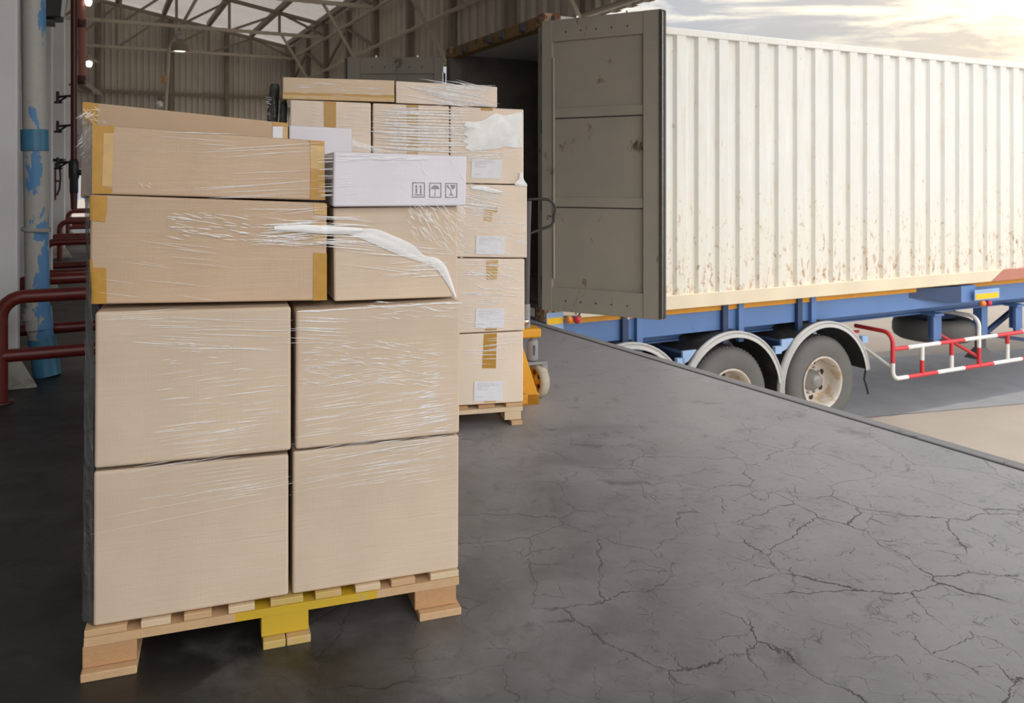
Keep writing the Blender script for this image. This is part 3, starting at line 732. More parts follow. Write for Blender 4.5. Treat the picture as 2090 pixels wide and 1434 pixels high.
for li in range(4):
    for ci, (x0, x1) in enumerate(cols):
        if ci == 2: x1 = edge[li]
        yb = lambda x: seams_r[li] + slope[li] * (x - 1068) - 1.0
        yt = lambda x: seams_r[li + 1] + slope[li + 1] * (x - 1068) + 1.0
        q = [(x0, yt(x0)), (x1, yt(x1)), (x1, yb(x1)), (x0, yb(x0))]
        if ci == 2: lab = {0: 'brown carton with long amber tape and white label, bottom right of the far stack', 1: 'brown carton with white label, second from the bottom at right of the far stack',
                           2: 'brown carton with white label, third from the bottom at right of the far stack', 3: 'brown carton with white label and wide white film sheen, under the flat cartons'}[li]
        elif li == 3: lab = ('brown carton with vertical amber tape, top row left of the far stack', 'brown carton behind streaky film, middle of the top row of the far stack')[ci]
        else: lab = 'brown carton hidden by the nearest stack, %s row of the far stack, %s column' % (rows[li], ('left', 'middle')[ci])
        v = {0: .012, 1: .012, 2: .004, 3: .012}[li] + (0 if ci == 2 else .006)
        RB[li, ci] = carton(RS, v, q, .93, lab, 'kraft_lit', GR, .007)
t1 = carton(RS, .012, [(577, 157), (805, 164), (805, 208), (577, 202)], .5, 'long flat carton on top of the far stack, at left', 'kraft_flat', GR, .005)
t2 = carton(RS, .012, [(808, 165), (1015, 177), (1015, 219), (808, 210)], .5, 'long flat carton on top of the far stack, at right, under wrinkled film', 'kraft_lit', GR, .005)
tape(RS, t1, [(577, 188), (805, 194), (805, 200), (577, 193)])
patch(RS, .012, [(577, 193), (805, 200), (805, 208), (577, 201)], 'packing_tape', 'tape_pale', t1)
tape(RS, RB[3, 0], [(661, 207), (686, 208), (686, 330), (662, 330)])
tape(RS, RB[3, 1], [(829, 214), (854, 215), (854, 224), (830, 224)]); tape(RS, RB[3, 1], [(830, 226), (853, 226), (854, 330), (831, 330)], 'tape_pale')
tape(RS, RB[3, 2], [(981, 220), (1006, 221), (1005, 226), (981, 225)])
tape(RS, RB[2, 2], [(988, 421), (1016, 422), (1015, 433), (1005, 434), (1003, 452), (987, 450)], 'tape_pale')
tape(RS, RB[1, 2], [(992, 530), (1017, 530), (1014, 570), (993, 571)], 'tape_pale')
tape(RS, RB[1, 2], [(990, 669), (1014, 668), (1014, 673), (990, 674)])
tape(RS, RB[0, 2], [(988, 681), (1014, 680), (1013, 715), (1012, 751), (984, 751), (985, 735)])
tape(RS, RB[0, 2], [(988, 817), (1012, 815), (1012, 820), (989, 821)], 'tape_pale')
for (li, pts) in ((3, [(963, 324), (1025, 326), (1021, 365), (961, 363)]), (2, [(972, 481), (1031, 482), (1029, 520), (971, 518)]), (1, [(971, 630), (1029, 629), (1028, 668), (970, 669)]), (0, [(968, 778), (1027, 777), (1026, 817), (967, 818)])):
    b = RB[li, 2]; lb = patch(RS, b['_v'], pts, 'shipping_label', 'paper', b, .001, .0025 if li else .0025)
    lb['label'] = 'white paper label'
    m = MB()
    for k in range(6):
        x0 = pts[0][0] + 5; y = pts[0][1] + 4 + k * 3.0 + (12 if k == 5 else 0)
        x1 = x0 + (36, 44, 26, 10, 22, 14)[k]
        m.prism([RS.px(a_, b_, b['_v']) - RS.n * .0036 for a_, b_ in ((x0, y), (x1, y), (x1, y + 1.1), (x0, y + 1.1))], -RS.n * .0003)
    m.build('label_print', 'ink_faint', lb)
# bundle of grey foam at the left end of the far stack
m = MB()
def bundle(cx, w, y0, y1, vv, lean):
    def fn(i, j):
        a = i * 2 * math.pi; p = RS.px(cx + lean * (j - .5), y1 + (y0 - y1) * j, vv)
        rr = w * (1 + .12 * noise.noise(V((math.cos(a) * 2, math.sin(a) * 2, j * 7 + cx))))
        if j < .02 or j > .98: rr *= .75
        return p + RS.u * math.cos(a) * rr + RS.n * math.sin(a) * rr * 2.2
    return fn
m.grid(bundle(556, .026, 172, 330, .25, 10), 24, 24); m.grid(bundle(577, .019, 207, 330, .16, 4), 20, 24)
tag(m.build('foam_roll', 'foam'), 'dark grey crumpled foam bundle at the left end of the far stack', 'foam')

# ------------------------------------------------------------------ stretch film
def crease(m, st, v, x, y, sl, ln, w, bow=0.0):
    n = 6; pts = []
    for i in range(n + 1):
        k = i / n; xx = x + (k - .5) * ln; yy = y + (k - .5) * ln * sl + bow * math.sin(k * math.pi)
        pts.append(st.px(xx, yy, v))
    px = (st.px(x + 1, y, v) - st.px(x, y, v)).length
    vs = []; 
    for i, p in enumerate(pts):
        t = (pts[min(i + 1, n)] - pts[max(i - 1, 0)]).normalized(); s_ = t.cross(st.n).normalized()
        k = i / n; ww = w * px * (math.sin(math.pi * (.04 + .92 * k)) ** .8) * .5
        vs += [p + s_ * ww, p - st.n * ww * .4 + s_ * ww * .25, p - s_ * ww]
    fs = []
    for i in range(n):
        for j in range(2): fs.append((i * 3 + j, i * 3 + j + 1, (i + 1) * 3 + j + 1, (i + 1) * 3 + j))
    m.add(vs, fs, True)
def cluster(m, st, v, x0, x1, y0, y1, sl, dsl, l0, l1, n, w0=.8, w1=1.8, bow=0.0):
    for _ in range(n):
        ln = RU(l0, l1); x = RU(x0 + ln * .4, max(x1 - ln * .4, x0 + ln * .4 + 1)); y = RU(y0, y1)
        crease(m, st, v, x, y, sl + RU(-dsl, dsl), ln, RU(w0, w1), RU(-bow, bow))
fw = thing('stretch_film', 'clear stretch film wrapped round the nearest stack of cartons', 'film', FS.P(.5, -.01, .13))
v4, v3, v2, v1 = .049, .043, .001, .009
m = MB()
cluster(m, FS, v4, 400, 664, 298, 405, -.05, .03, 120, 250, 16, .6, 1.3, 1)
m.build('film_wrinkles', 'crease', fw, recalc=False)
m = MB()
cluster(m, FS, v4, 330, 480, 262, 300, .05, .04, 60, 170, 4, .6, 1.5)
m.build('film_wrinkles', 'crease', fw, recalc=False)
m = MB()
cluster(m, FS, v4, 280, 310, 372, 385, .9, .4, 6, 14, 5, .6, 1.2)
m4 = MB(); cluster(m4, FS, .03, 650, 700, 315, 418, -.04, .05, 35, 60, 20, .6, 1.3, 1)
m.build('film_wrinkles', 'crease', fw, recalc=False)
m = MB()
cluster(m, FS, v3, 340, 520, 432, 490, .14, .1, 10, 42, 60, .7, 1.8)
cluster(m, FS, v3, 500, 667, 425, 505, 0, .14, 70, 165, 26, .7, 1.8, 2)
cluster(m, FS, v3, 540, 667, 455, 485, -.1, .06, 90, 130, 10, 1.5, 3.2, 1)
m.build('film_wrinkles', 'crease', fw, recalc=False)
m = MB()
cluster(m, FS, v3, 190, 520, 500, 610, .12, .06, 60, 160, 12, .5, .9, 2)
m.build('film_wrinkles', 'crease', fw, recalc=False)
m = MB()
cluster(m, FS, .035, 640, 760, 440, 520, .05, .08, 70, 130, 22, .8, 2.2, 1)
v3r = .040
m.build('film_wrinkles', 'crease', fw, recalc=False)
m = MB()
cluster(m, FS, v3r, 684, 930, 480, 560, .10, .05, 90, 230, 12, .6, 1.4, 2)
cluster(m, FS, v3r, 785, 925, 535, 575, -.08, .05, 50, 110, 10, .8, 2.0)
m.build('film_wrinkles', 'crease', fw, recalc=False)
m = MB()
for _ in range(95):
    x = RU(835, 948); y = RU(418, 520 - (948 - x) * .35); crease(m, FS, .016, x, y, RU(.4, 2.2), RU(6, 20), RU(.7, 1.5), RU(-2, 2))
m.build('film_wrinkles', 'crease', fw, recalc=False)
m = MB()
for _ in range(30):
    x = RU(800, 945); y = RU(322, 415); crease(m, FS, .017, x, y, RU(-1, 2.2), RU(5, 16), RU(.6, 1.3), RU(-2, 2))
m.build('film_wrinkles', 'crease', fw, recalc=False)
m = MB()
cluster(m, FS, .017, 684, 780, 312, 330, -.03, .04, 30, 80, 10, .7, 1.6)
m.build('film_wrinkles', 'crease', fw, recalc=False)
m = MB()
cluster(m, FS, .017, 684, 730, 350, 400, -.08, .06, 20, 50, 8, .6, 1.3)
m.build('film_wrinkles', 'crease', fw, recalc=False)
m = MB()
cluster(m, FS, .017, 740, 948, 321, 326, .02, .02, 20, 70, 12, 1.2, 2.6)
m.build('film_wrinkles', 'crease', fw, recalc=False)
m = MB()
cluster(m, FS, v2, 205, 370, 632, 652, -.06, .03, 40, 110, 8, .6, 1.4)
cluster(m, FS, v2, 260, 600, 648, 715, .03, .04, 90, 230, 22, .6, 1.6, 1)
m.build('film_wrinkles', 'crease', fw, recalc=False)
m = MB()
cluster(m, FS, v2, 320, 470, 690, 745, 0, .15, 10, 28, 18, .7, 1.5)
m.build('film_wrinkles', 'crease', fw, recalc=False)
m = MB()
cluster(m, FS, v2, 310, 592, 735, 900, -.13, .05, 30, 110, 36, .6, 1.8, 1)
cluster(m, FS, v2, 275, 592, 865, 945, -.15, .04, 60, 200, 16, .6, 1.5, 2)
m.build('film_wrinkles', 'crease', fw, recalc=False)
m = MB()
cluster(m, FS, v2, 590, 720, 638, 700, .04, .04, 60, 110, 14, .8, 1.8, 1)
m.build('film_wrinkles', 'crease', fw, recalc=False)
m = MB()
cluster(m, FS, v2, 610, 905, 698, 785, .04, .24, 10, 50, 120, .7, 1.6, 1)
cluster(m, FS, v2, 610, 930, 760, 912, -.15, .05, 40, 180, 70, .6, 1.6, 2)
cluster(m, FS, v2, 850, 925, 735, 880, -.14, .06, 15, 45, 50, .8, 1.9)
m.build('film_wrinkles', 'crease', fw, recalc=False)
m = MB()
cluster(m, FS, v2, 750, 940, 616, 650, .12, .22, 15, 60, 26, .7, 1.7, 2)
for i in range(14): crease(m, FS, v2, 626 + i * 23, 635.5 - i * 1.35 + RU(-1, 1), -.06, 40, RU(1.6, 3.4))
m.build('film_wrinkles', 'crease', fw, recalc=False)
m = MB()
cluster(m, FS, v1, 265, 592, 936, 1030, -.17, .04, 60, 180, 22, .5, 1.4, 2)
m.build('film_wrinkles', 'crease', fw, recalc=False)
m = MB()
cluster(m, FS, v1, 596, 936, 895, 985, -.16, .05, 50, 180, 40, .5, 1.5, 2)
m.build('film_wrinkles', 'crease', fw, recalc=False)
m4.build('film_bridge', 'crease', fw, recalc=False)
# the shiny swept-up fold across the right carton
def fold(top, bot, v, lift, name, mat, st, par, n=24):
    def ip(c, k):
        k *= len(c) - 1; i = min(int(k), len(c) - 2); f = k - i
        # smooth interpolation
        p0 = c[max(i - 1, 0)]; p1 = c[i]; p2 = c[i + 1]; p3 = c[min(i + 2, len(c) - 1)]
        return tuple(.5 * ((2 * p1[q]) + (p2[q] - p0[q]) * f + (2 * p0[q] - 5 * p1[q] + 4 * p2[q] - p3[q]) * f * f + (3 * p1[q] - p0[q] - 3 * p2[q] + p3[q]) * f ** 3) for q in (0, 1))
    def fn(i, j):
        a, b = ip(top, i), ip(bot, i)
        x = a[0] + (b[0] - a[0]) * j; y = a[1] + (b[1] - a[1]) * j
        return st.px(x, y, v) - st.n * (lift * math.sin(math.pi * (.15 + .7 * j)) + .002 * noise.noise(V((i * 5, j * 2, 1.3))))
    m = MB(); m.grid(fn, n, 8)
    return m.build(name, mat, par, recalc=False)
fold([(700, 470), (760, 466), (806, 482), (843, 500), (866, 521), (890, 526), (908, 540), (920, 568), (932, 606)], [(700, 474), (750, 492), (790, 510), (825, 524), (850, 532), (876, 541), (894, 553), (912, 578), (928, 607)], .042, .0015, 'film_fold', 'film_glare', FS, fw, 36)
fold([(560, 462), (620, 458), (690, 462), (740, 465)], [(560, 470), (620, 474), (690, 478), (740, 474)], .038, .004, 'film_fold', 'film_glare', FS, fw)
fold([(718, 284), (742, 292), (775, 302), (815, 313)], [(718, 304), (742, 308), (775, 312), (815, 316)], .30, .01, 'film_fold', 'film', FS, fw)
# bunched film at the top left corner and down the left side
def bunch(pl, pr, v0, v1, name, mat, st, par, amp=.012, nu=14, nv=40, fq=9):
    def fn(i, j):
        k = j * (len(pl) - 1); q = min(int(k), len(pl) - 2); f = k - q
        a = (pl[q][0] + (pl[q + 1][0] - pl[q][0]) * f, pl[q][1] + (pl[q + 1][1] - pl[q][1]) * f)
        b = (pr[q][0] + (pr[q + 1][0] - pr[q][0]) * f, pr[q][1] + (pr[q + 1][1] - pr[q][1]) * f)
        x = a[0] + (b[0] - a[0]) * i; y = a[1] + (b[1] - a[1]) * i
        w = noise.noise(V((i * 2.0 + j * 6, j * fq * 3 - i * 6, 3.1))) * amp
        return st.px(x, y, v0 + (v1 - v0) * i) - st.n * w + st.u * w * .5
    m = MB(); m.grid(fn, nu, nv); return m.build(name, mat, par, recalc=False)
bunch([(160, 226), (158, 262), (160, 300), (166, 330), (172, 395)], [(188, 250), (189, 275), (189, 310), (189, 340), (189, 396)], .30, .055, 'film_bunch', 'film_dark', FS, fw)
bunch([(171, 398), (176, 520), (174, 640), (172, 760), (170, 960), (168, 1265)], [(184, 400), (182, 520), (189, 640), (192, 760), (190, 960), (190, 1276)], .05, .02, 'film_side_shade', 'film_side_shade', FS, fw, .010, 8, 60, 5)
m = MB()
for _ in range(26): crease(m, FS, .22, RU(163, 184), RU(226, 330), RU(-1.2, -.3), RU(10, 26), RU(1, 2.2), RU(-2, 2))
m.build('film_wrinkles', 'crease', fw, recalc=False)
m = MB()
for _ in range(14): crease(m, FS, .40, RU(166, 215), RU(222, 252), RU(-.2, 1.0), RU(8, 22), RU(.8, 1.6), RU(-2, 2))
m.build('film_wrinkles', 'crease', fw, recalc=False)

m = MB()
for x0, x1, y0, y1 in ((190, 590, 1089, 1010), (190, 590, 1060, 985), (598, 937, 1003, 946), (598, 937, 985, 925)):
    crease(m, FS, .0095, (x0 + x1) / 2, (y0 + y1) / 2, (y1 - y0) / (x1 - x0), (x1 - x0) * 1.02, .7)
m.build('film_edge', 'crease', fw, recalc=False)
rw = thing('stretch_film', 'clear stretch film wrapped round the far stack of cartons', 'film', RS.P(-.6, -.01, .13))
m = MB(); w0 = .008
for i in range(15):
    y = 222 + i * 6.1 + RU(-1.2, 1.2)
    crease(m, RS, w0, RU(840, 872), y, RU(.02, .05), RU(120, 185), RU(2.6, 4.6), RU(-1, 1))
    crease(m, RS, w0, RU(790, 830), y + RU(1, 3), RU(.02, .05), RU(50, 90), RU(1.2, 2.2), RU(-1, 1))
    crease(m, RS, w0, RU(915, 945), y + RU(1, 4), RU(.0, .06), RU(40, 80), RU(1.6, 3.4), RU(-1, 1))
cluster(m, RS, w0, 757, 960, 218, 312, .03, .03, 40, 120, 16, .8, 1.6, 1)
m.build('film_wrinkles', 'crease', rw, recalc=False)
m = MB()
cluster(m, RS, w0, 690, 760, 215, 310, .02, .03, 20, 60, 22, .5, 1.1)
for i in range(12): crease(m, RS, w0, RU(636, 646), 210 + i * 7.5, .15, RU(8, 18), RU(.9, 1.8))
m.build('film_wrinkles', 'crease', rw, recalc=False)
m = MB()
cluster(m, RS, w0, 925, 1066, 300, 330, -.05, .1, 30, 90, 16, .8, 2.0)
m.build('film_wrinkles', 'crease', rw, recalc=False)
m = MB()
cluster(m, RS, .0, 930, 1035, 378, 440, .2, .08, 40, 100, 42, .7, 1.7, 1)
cluster(m, RS, .0, 935, 1075, 440, 525, 0, .3, 6, 30, 120, .6, 1.3, 1)
m.build('film_wrinkles', 'crease', rw, recalc=False)
m = MB()
cluster(m, RS, .006, 938, 1070, 530, 672, .03, .05, 12, 70, 90, .6, 1.3)
cluster(m, RS, .006, 938, 1065, 540, 600, .5, .5, 8, 30, 34, .6, 1.4, 2)
m.build('film_wrinkles', 'crease', rw, recalc=False)
m = MB()
cluster(m, RS, .006, 945, 1062, 684, 745, -.05, .05, 25, 90, 14, .7, 1.6)
m.build('film_wrinkles', 'crease', rw, recalc=False)
m = MB()
cluster(m, RS, w0, 860, 1014, 172, 216, .12, .22, 20, 90, 80, .6, 1.4, 2)
m.build('film_wrinkles', 'crease', rw, recalc=False)
m = MB()
cluster(m, RS, w0, 590, 800, 164, 200, .03, .06, 12, 50, 26, .6, 1.3)
m.build('film_wrinkles', 'crease', rw, recalc=False)
m = MB()
cluster(m, RS, w0, 820, 1000, 172, 214, .16, .05, 90, 170, 18, .8, 2.0, 3)
m.build('film_wrinkles', 'crease', rw, recalc=False)
def sheet(st, v, pts, name, mat, par, bulge=.01):
    m = MB(); c = V((0, 0, 0)); P = [st.px(x, y, v) for x, y in pts]
    for p in P: c += p / len(P)
    inner = [p.lerp(c, .45) - st.n * bulge for p in P]; n = len(P)
    m.add(P + inner + [c - st.n * bulge * 1.3], [(i, (i + 1) % n, n + (i + 1) % n, n + i) for i in range(n)] + [(n + i, n + (i + 1) % n, 2 * n) for i in range(n)], True)
    return m.build(name, mat, par, recalc=False)
sheet(RS, .006, [(953, 247), (965, 250), (985, 246), (1004, 235), (1012, 231), (1030, 236), (1055, 230), (1066, 229), (1066, 300), (1050, 302), (1030, 299), (1014, 304), (990, 306), (962, 308), (948, 302), (956, 294), (944, 288), (955, 280), (946, 272), (956, 262), (946, 256)], 'film_fold', 'film_glare', rw, .004)
fold([(830, 172), (880, 185), (930, 198), (1014, 216)], [(830, 178), (880, 194), (930, 208), (1000, 219)], .006, .003, 'film_fold', 'film', RS, rw)
fold([(962, 381), (985, 379), (1012, 386), (1027, 391)], [(962, 386), (985, 390), (1010, 395), (1026, 394)], -.001, .004, 'film_fold', 'film_glare', RS, rw, 12)
fold([(1066, 352), (1069, 366), (1075, 375), (1076, 380)], [(1060, 352), (1058, 366), (1050, 374), (1052, 379)], .0, .004, 'film_fold', 'film_glare', RS, rw, 12)
m = MB()
def crum(i, j):
    x = 541 + i * 18; y = 196 + j * 62
    return RS.px(x + 4 * math.sin(j * 2.0), y, .28 - .1 * i) - RS.n * .02 * noise.noise(V((i * 4, j * 16, .4)))
m.grid(crum, 10, 40); m.build('film_bunch', 'film_dark', rw, recalc=False)
m = MB()
for i in range(15): crease(m, RS, .2, RU(544, 558), 200 + i * 3.6, RU(-.2, .3), RU(8, 16), RU(.8, 1.6))
m.build('film_wrinkles', 'crease', rw, recalc=False)

# ------------------------------------------------------------------ pallet jack
JP = frame(RS.P(0, 0, 0), RS.u, RS.n)
r = thing('pallet_jack', 'yellow hand pallet jack with black handle parked at the far stack', 'pallet jack', JP(.1, .5, 0))
for v in (.33, .66):
    m = MB(); m.obox(JP, -1.0, .10, v - .08, v + .08, .030, .083); m.build('fork', 'jack_yellow', r, .006)
    m = MB(); m.lathe([(0, -.06), (.014, -.06), (.014, .06), (0, .06)], JP(-.9, v, .015), RS.n, 12); m.build('fork_roller', 'dgrey', r)
# triangular heel frame (plates leaning back)
f1 = lambda px, py, v: RS.px(px, py, v)
m = MB(); tri = [f1(1067, 706, .34), f1(1097, 800, .34), f1(1101, 806, .34), f1(1101, 826, .34), f1(1048, 830, .34), f1(1048, 706, .34)]
m.prism(tri, RS.n * .05); m.build('heel_plate', 'jack_yellow', r, .003)
m = MB(); tri = [p + RS.n * .30 for p in tri]; m.prism(tri, RS.n * .05); m.build('heel_plate', 'jack_yellow', r, .003)
m = MB(); bq = [f1(1066, 805, .34), f1(1101, 803, .34), f1(1101, 826, .34), f1(1066, 829, .34)]; m.prism(bq, RS.n * .35); m.build('cross_plate', 'jack_yellow', r, .003)
hp = RS.px(1086, 760, .50)
uu = (hp - RS.o).dot(RS.u)
hz = lambda y: RS.px(1086, y, .50).z
m = MB(); m.obox(JP, uu - .10, uu + .042, .44, .56, hz(686), hz(667)); m.build('head_bracket', 'jack_yellow', r, .012, 3)
m = MB(); m.lathe([(0, hz(735)), (.030, hz(735)), (.033, hz(731)), (.033, hz(697)), (.028, hz(693)), (.012, hz(692)), (.012, hz(685)), (0, hz(685))], JP(uu + .003, .50, 0), Z, 20); m.build('pump_cylinder', 'jack_grey', r)
m = MB(); m.obox(JP, uu - .002, uu + .008, .462, .469, hz(722), hz(702)); m.lathe([(0, -.01), (.006, -.01), (.006, .004)], JP(uu + .003, .465, hz(706)), RS.n, 10); m.build('release_lever', 'dgrey', r)
m = MB(); m.obox(JP, uu - .05, uu + .085, .46, .54, hz(742), hz(736)); m.obox(JP, uu + .045, uu + .085, .455, .47, hz(757), hz(740)); m.lathe([(0, -.012), (.018, -.012), (.018, .01)], JP(uu + .062, .462, hz(748)), RS.n, 14); m.build('wheel_fork', 'jack_grey', r, .003)
wx = V((-.87, -.49, 0)).normalized()
wc = floor_pt(1100, 812) + V((0, .03, .1))
wc = V((depth_pt(1098, 775, 4.93).x, 4.95, .1))
m = MB(); m.lathe([(.072, -.027), (.092, -.027), (.1, -.016), (.1, .016), (.092, .027), (.072, .027)], wc, wx, 32); m.build('steer_wheel', 'wheel_tread', r)
m = MB(); m.lathe([(.074, -.022), (.06, -.016), (.03, -.012), (.022, -.024), (0, -.024)], wc, wx, 24); m.lathe([(.074, .022), (.06, .012), (.03, .012), (.022, .024), (0, .024)], wc, wx, 24); o = m.build('wheel_hub', 'jack_yellow', r)
for k in range(5):
    a = k * 2 * math.pi / 5; xx = wx.cross(Z); q = wc + (xx * math.cos(a) + Z * math.sin(a)) * .047
    m = MB(); m.lathe([(0, .0175), (.013, .0175)], q, wx, 12); m.lathe([(0, .0185), (.013, .0185)], q, wx, 12); m.build('hub_opening', 'black', r)
hx = lambda px, py: RS.px(px, py, .50)
m = MB(); m.tube([hx(1076, 680), hx(1075.5, 620)], .019, 14); o = m.build('handle_socket', 'jack_grey', r)
m = MB(); m.lathe([(0, -.012), (.016, -.012), (.016, 0)], hx(1072, 655) - RS.n * .02, RS.n, 14); m.build('pivot_bolt', 'chrome', r)
m = MB(); m.tube([hx(1075.5, 625), hx(1078, 470), hx(1080, 410)], .015, 14); m.build('handle_shaft', 'dgrey', r)
loop = [(1079, 407), (1100, 405.5), (1118, 407), (1127, 412), (1132, 420), (1133, 428), (1130, 445), (1130, 452), (1126, 459), (1118, 463), (1100, 469), (1080, 477)]
m = MB(); m.tube([hx(*p) for p in loop], .0085, 12); m.build('handle_grip', 'black', r)
m = MB(); m.tube([hx(1131.5, 444), hx(1118, 440), hx(1118, 448)], .005, 8); m.build('grip_lever', 'black', r)

# ------------------------------------------------------------------ shipping container
ZB, ZT, LEN, WID = -.043, 2.857, 12.19, 2.44
r = thing('shipping_container', 'cream corrugated shipping container with open doors on the blue trailer', 'container', V((C0.x, C0.y, ZB)))
CP = lambda s, w, z: CF(s, w, z)
def post(m, s0, s1, w0, w1, z0, z1): m.obox(CP, s0, s1, w0, w1, z0, z1)
for w in (0, 1):
    m = MB()
    dirn = 1 if w == 0 else -1
    ww = .0 if w == 0 else WID
    m = corrugate('x', lambda s, d, z: CP(s, ww + dirn * (.006 + d), z), .16, LEN - .16, lambda s: ZB + .15, lambda s: ZT - .08, .278, .036, 0)
    m.build('side_panel', 'cream', r, recalc=False)
    a, b = (0, .05) if w == 0 else (WID - .05, WID)
    m = MB(); post(m, .15, LEN - .15, a, b, ZT - .085, ZT - .012); m.build('top_rail', 'cream', r, .006)
    m = MB()
    a, b = (-.004, .09) if w == 0 else (WID - .09, WID + .004)
    RB0 = 6.62
    m.hexa([CP(.15, a, ZB + .155), CP(RB0 + .26, a, ZB + .155), CP(RB0, a, ZB + .012), CP(.15, a, ZB + .012), CP(.15, b, ZB + .155), CP(RB0 + .26, b, ZB + .155), CP(RB0, b, ZB + .012), CP(.15, b, ZB + .012)])
    m.build('bottom_rail', 'cream_rail', r, .004)
    m = MB(); m.hexa([CP(RB0 + .265, a, ZB + .155), CP(LEN - .15, a, ZB + .155), CP(LEN - .15, a, ZB + .012), CP(RB0 + .005, a, ZB + .012), CP(RB0 + .265, b, ZB + .155), CP(LEN - .15, b, ZB + .155), CP(LEN - .15, b, ZB + .012), CP(RB0 + .005, b, ZB + .012)])
    o = m.build('bottom_rail', 'red_rail', r, .004); o['label'] = 'faded red length of bottom rail'
    for s in (0, LEN - .16):
        a, b = (0, .14) if w == 0 else (WID - .14, WID)
        m = MB(); post(m, s, s + .15, a, b, ZB + .12, ZT - .11); m.build('corner_post', 'inside' if s == 0 and w else 'door_in', r, .01)
        for z0, z1 in ((ZB - .004, ZB + .118), (ZT - .115, ZT + .006)):
            a2, b2 = (-.006, .165) if w == 0 else (WID - .165, WID + .006)
            m = MB(); post(m, s - .008, s + .175, a2, b2, z0, z1); cst = m.build('corner_casting', 'rust_cast', r, .012)
            m = MB(); hw = a2 - .0015 if w == 0 else b2 + .0015
            ctr = CP(s + .085, hw, (z0 + z1) / 2)
            m.prism([ctr + A * .026 * math.cos(k * math.pi / 8) + Z * .042 * math.sin(k * math.pi / 8) for k in range(16)], B * .001); m.build('casting_hole', 'black', cst)
# rear frame header, sill, interior
m = MB(); post(m, .0, .12, .165, WID - .165, ZT - .125, ZT - .005); hd = m.build('door_header', 'header', r, .008)
for w in (.42, .88, 1.18, 1.86):
    m = MB(); post(m, -.035, .0, w - .045, w + .045, ZT - .115, ZT - .05); post(m, -.045, -.002, w - .02, w + .03, ZT - .10, ZT - .03); m.build('cam_keeper', 'dgrey', hd, .004)
m = MB(); post(m, .0, .12, .165, WID - .165, ZB + .0, ZB + .145); sl_ = m.build('door_sill', 'dgrey', r, .006)
for k in range(8):
    m = MB(); post(m, -.003, -.001, .2 + k * .26, .33 + k * .26, ZB + .02, ZB + .10); m.build('reflector_tape', 'guard_red' if k % 2 else 'white', sl_)
m = MB(); post(m, .12, LEN - .15, .06, WID - .06, ZB + .11, ZB + .15); m.build('floor_boards', 'inside', r)
m = MB(); post(m, .1, LEN - .1, .03, WID - .03, ZT - .075, ZT - .055); m.build('roof_panel', 'cream', r)
m = MB(); post(m, LEN - .14, LEN - .1, .05, WID - .05, ZB + .15, ZT - .08); m.build('front_panel', 'inside', r)
for w in (.055, WID - .075):
    m = MB(); post(m, .15, LEN - .15, w, w + .012, ZB + .15, ZT - .08); m.build('inner_lining', 'inside', r)
# doors: frame, three inner panels, gaskets, hinges, rods on the outer face
def door(hinge, dirv, nin, z0, z1, wdt, nm):
    """nin points to the door's inner face"""
    D = lambda a, b, z: V((hinge.x + dirv.x * a + nin.x * b, hinge.y + dirv.y * a + nin.y * b, z))
    m = MB()
    m.hexa([D(0, 0, z1), D(wdt, 0, z1), D(wdt, 0, z0), D(0, 0, z0), D(0, .022, z1), D(wdt, .022, z1), D(wdt, .022, z0), D(0, .022, z0)])
    dl = m.build('door', 'door_in', r)
    H = z1 - z0
    def bx(name, a0, a1, b0, b1, c0, c1, mt='door_in', bv=.006):
        m = MB(); m.obox(D, a0, a1, b0, b1, c0, c1); return m.build(name, mt, dl, bv)
    bx('stile', .0, .11, .022, .052, z0, z1); bx('stile', wdt - .17, wdt, .022, .056, z0, z1)
    bx('door_rail', .11, wdt - .17, .022, .050, z1 - .20, z1); bx('door_rail', .11, wdt - .17, .022, .050, z0, z0 + .22)
    for zz in (z0 + H * .375, z0 + H * .68): bx('door_rail', .11, wdt - .17, .022, .042, zz - .045, zz + .045)
    for zz in (z0 + H * .375, z0 + H * .68): bx('rail_shadow', .11, wdt - .17, .0225, .0235, zz - .056, zz - .046, 'gasket', 0)  # thin dark strips painting the shadow below each middle rail
    bx('gasket', wdt + .001, wdt + .022, -.004, .04, z0 + .01, z1 - .01, 'gasket', .004)
    bx('gasket', wdt - .02, wdt + .004, .0565, .064, z0 + .01, z1 - .01, 'gasket', .002)
    bx('edge_strip', wdt + .001, wdt + .012, .041, .055, z0 + .02, z1 - .02, 'chrome' , .002)
    m = MB(); m.tube([D(.125, .055, z1 - .35), D(.128, .055, z1 - 1.5), D(.13, .055, z0 + .3)], .012, 8); m.build('cable', 'door_in', dl)
    for a in (.32, .82):
        m = MB(); m.tube([D(a, -.035, z0 - .03), D(a, -.035, z1 + .03)], .017, 10); m.build('lock_rod', 'chrome', dl)
    for k in range(4):
        zz = z0 + .25 + k * (H - .5) / 3; m = MB(); m.tube([D(-.012, .01, zz - .06), D(-.012, .01, zz + .06)], .016, 8); m.build('hinge', 'gasket', dl)
    for k in range(10):
        zz = z1 - .12 if k < 5 else z0 + .10; a = .25 + (k % 5) * .15
        m = MB(); m.lathe([(0, .054), (.009, .053), (.009, .05)], D(a, 0, zz) - nin * 0, nin, 8); m.build('rivet', 'dgrey', dl)
    return dl
zd0, zd1 = ZB + .125, ZT - .10
dv = V((.871, -.49, 0)).normalized(); ni = V((dv.y, -dv.x, 0))      # inner face towards the camera
H0 = CF(-.022, -.004, 0) + dv * .012
door(H0, dv, ni, zd0 + .0, zd1 + .01, 1.165, 'near')
dv2 = V((-1, .03, 0)).normalized(); ni2 = V((-dv2.y, dv2.x, 0))
H1 = CF(-.03, WID + .015, 0)
door(H1, dv2, ni2 if ni2.y < 0 else -ni2, zd0, zd1, 1.165, 'far')
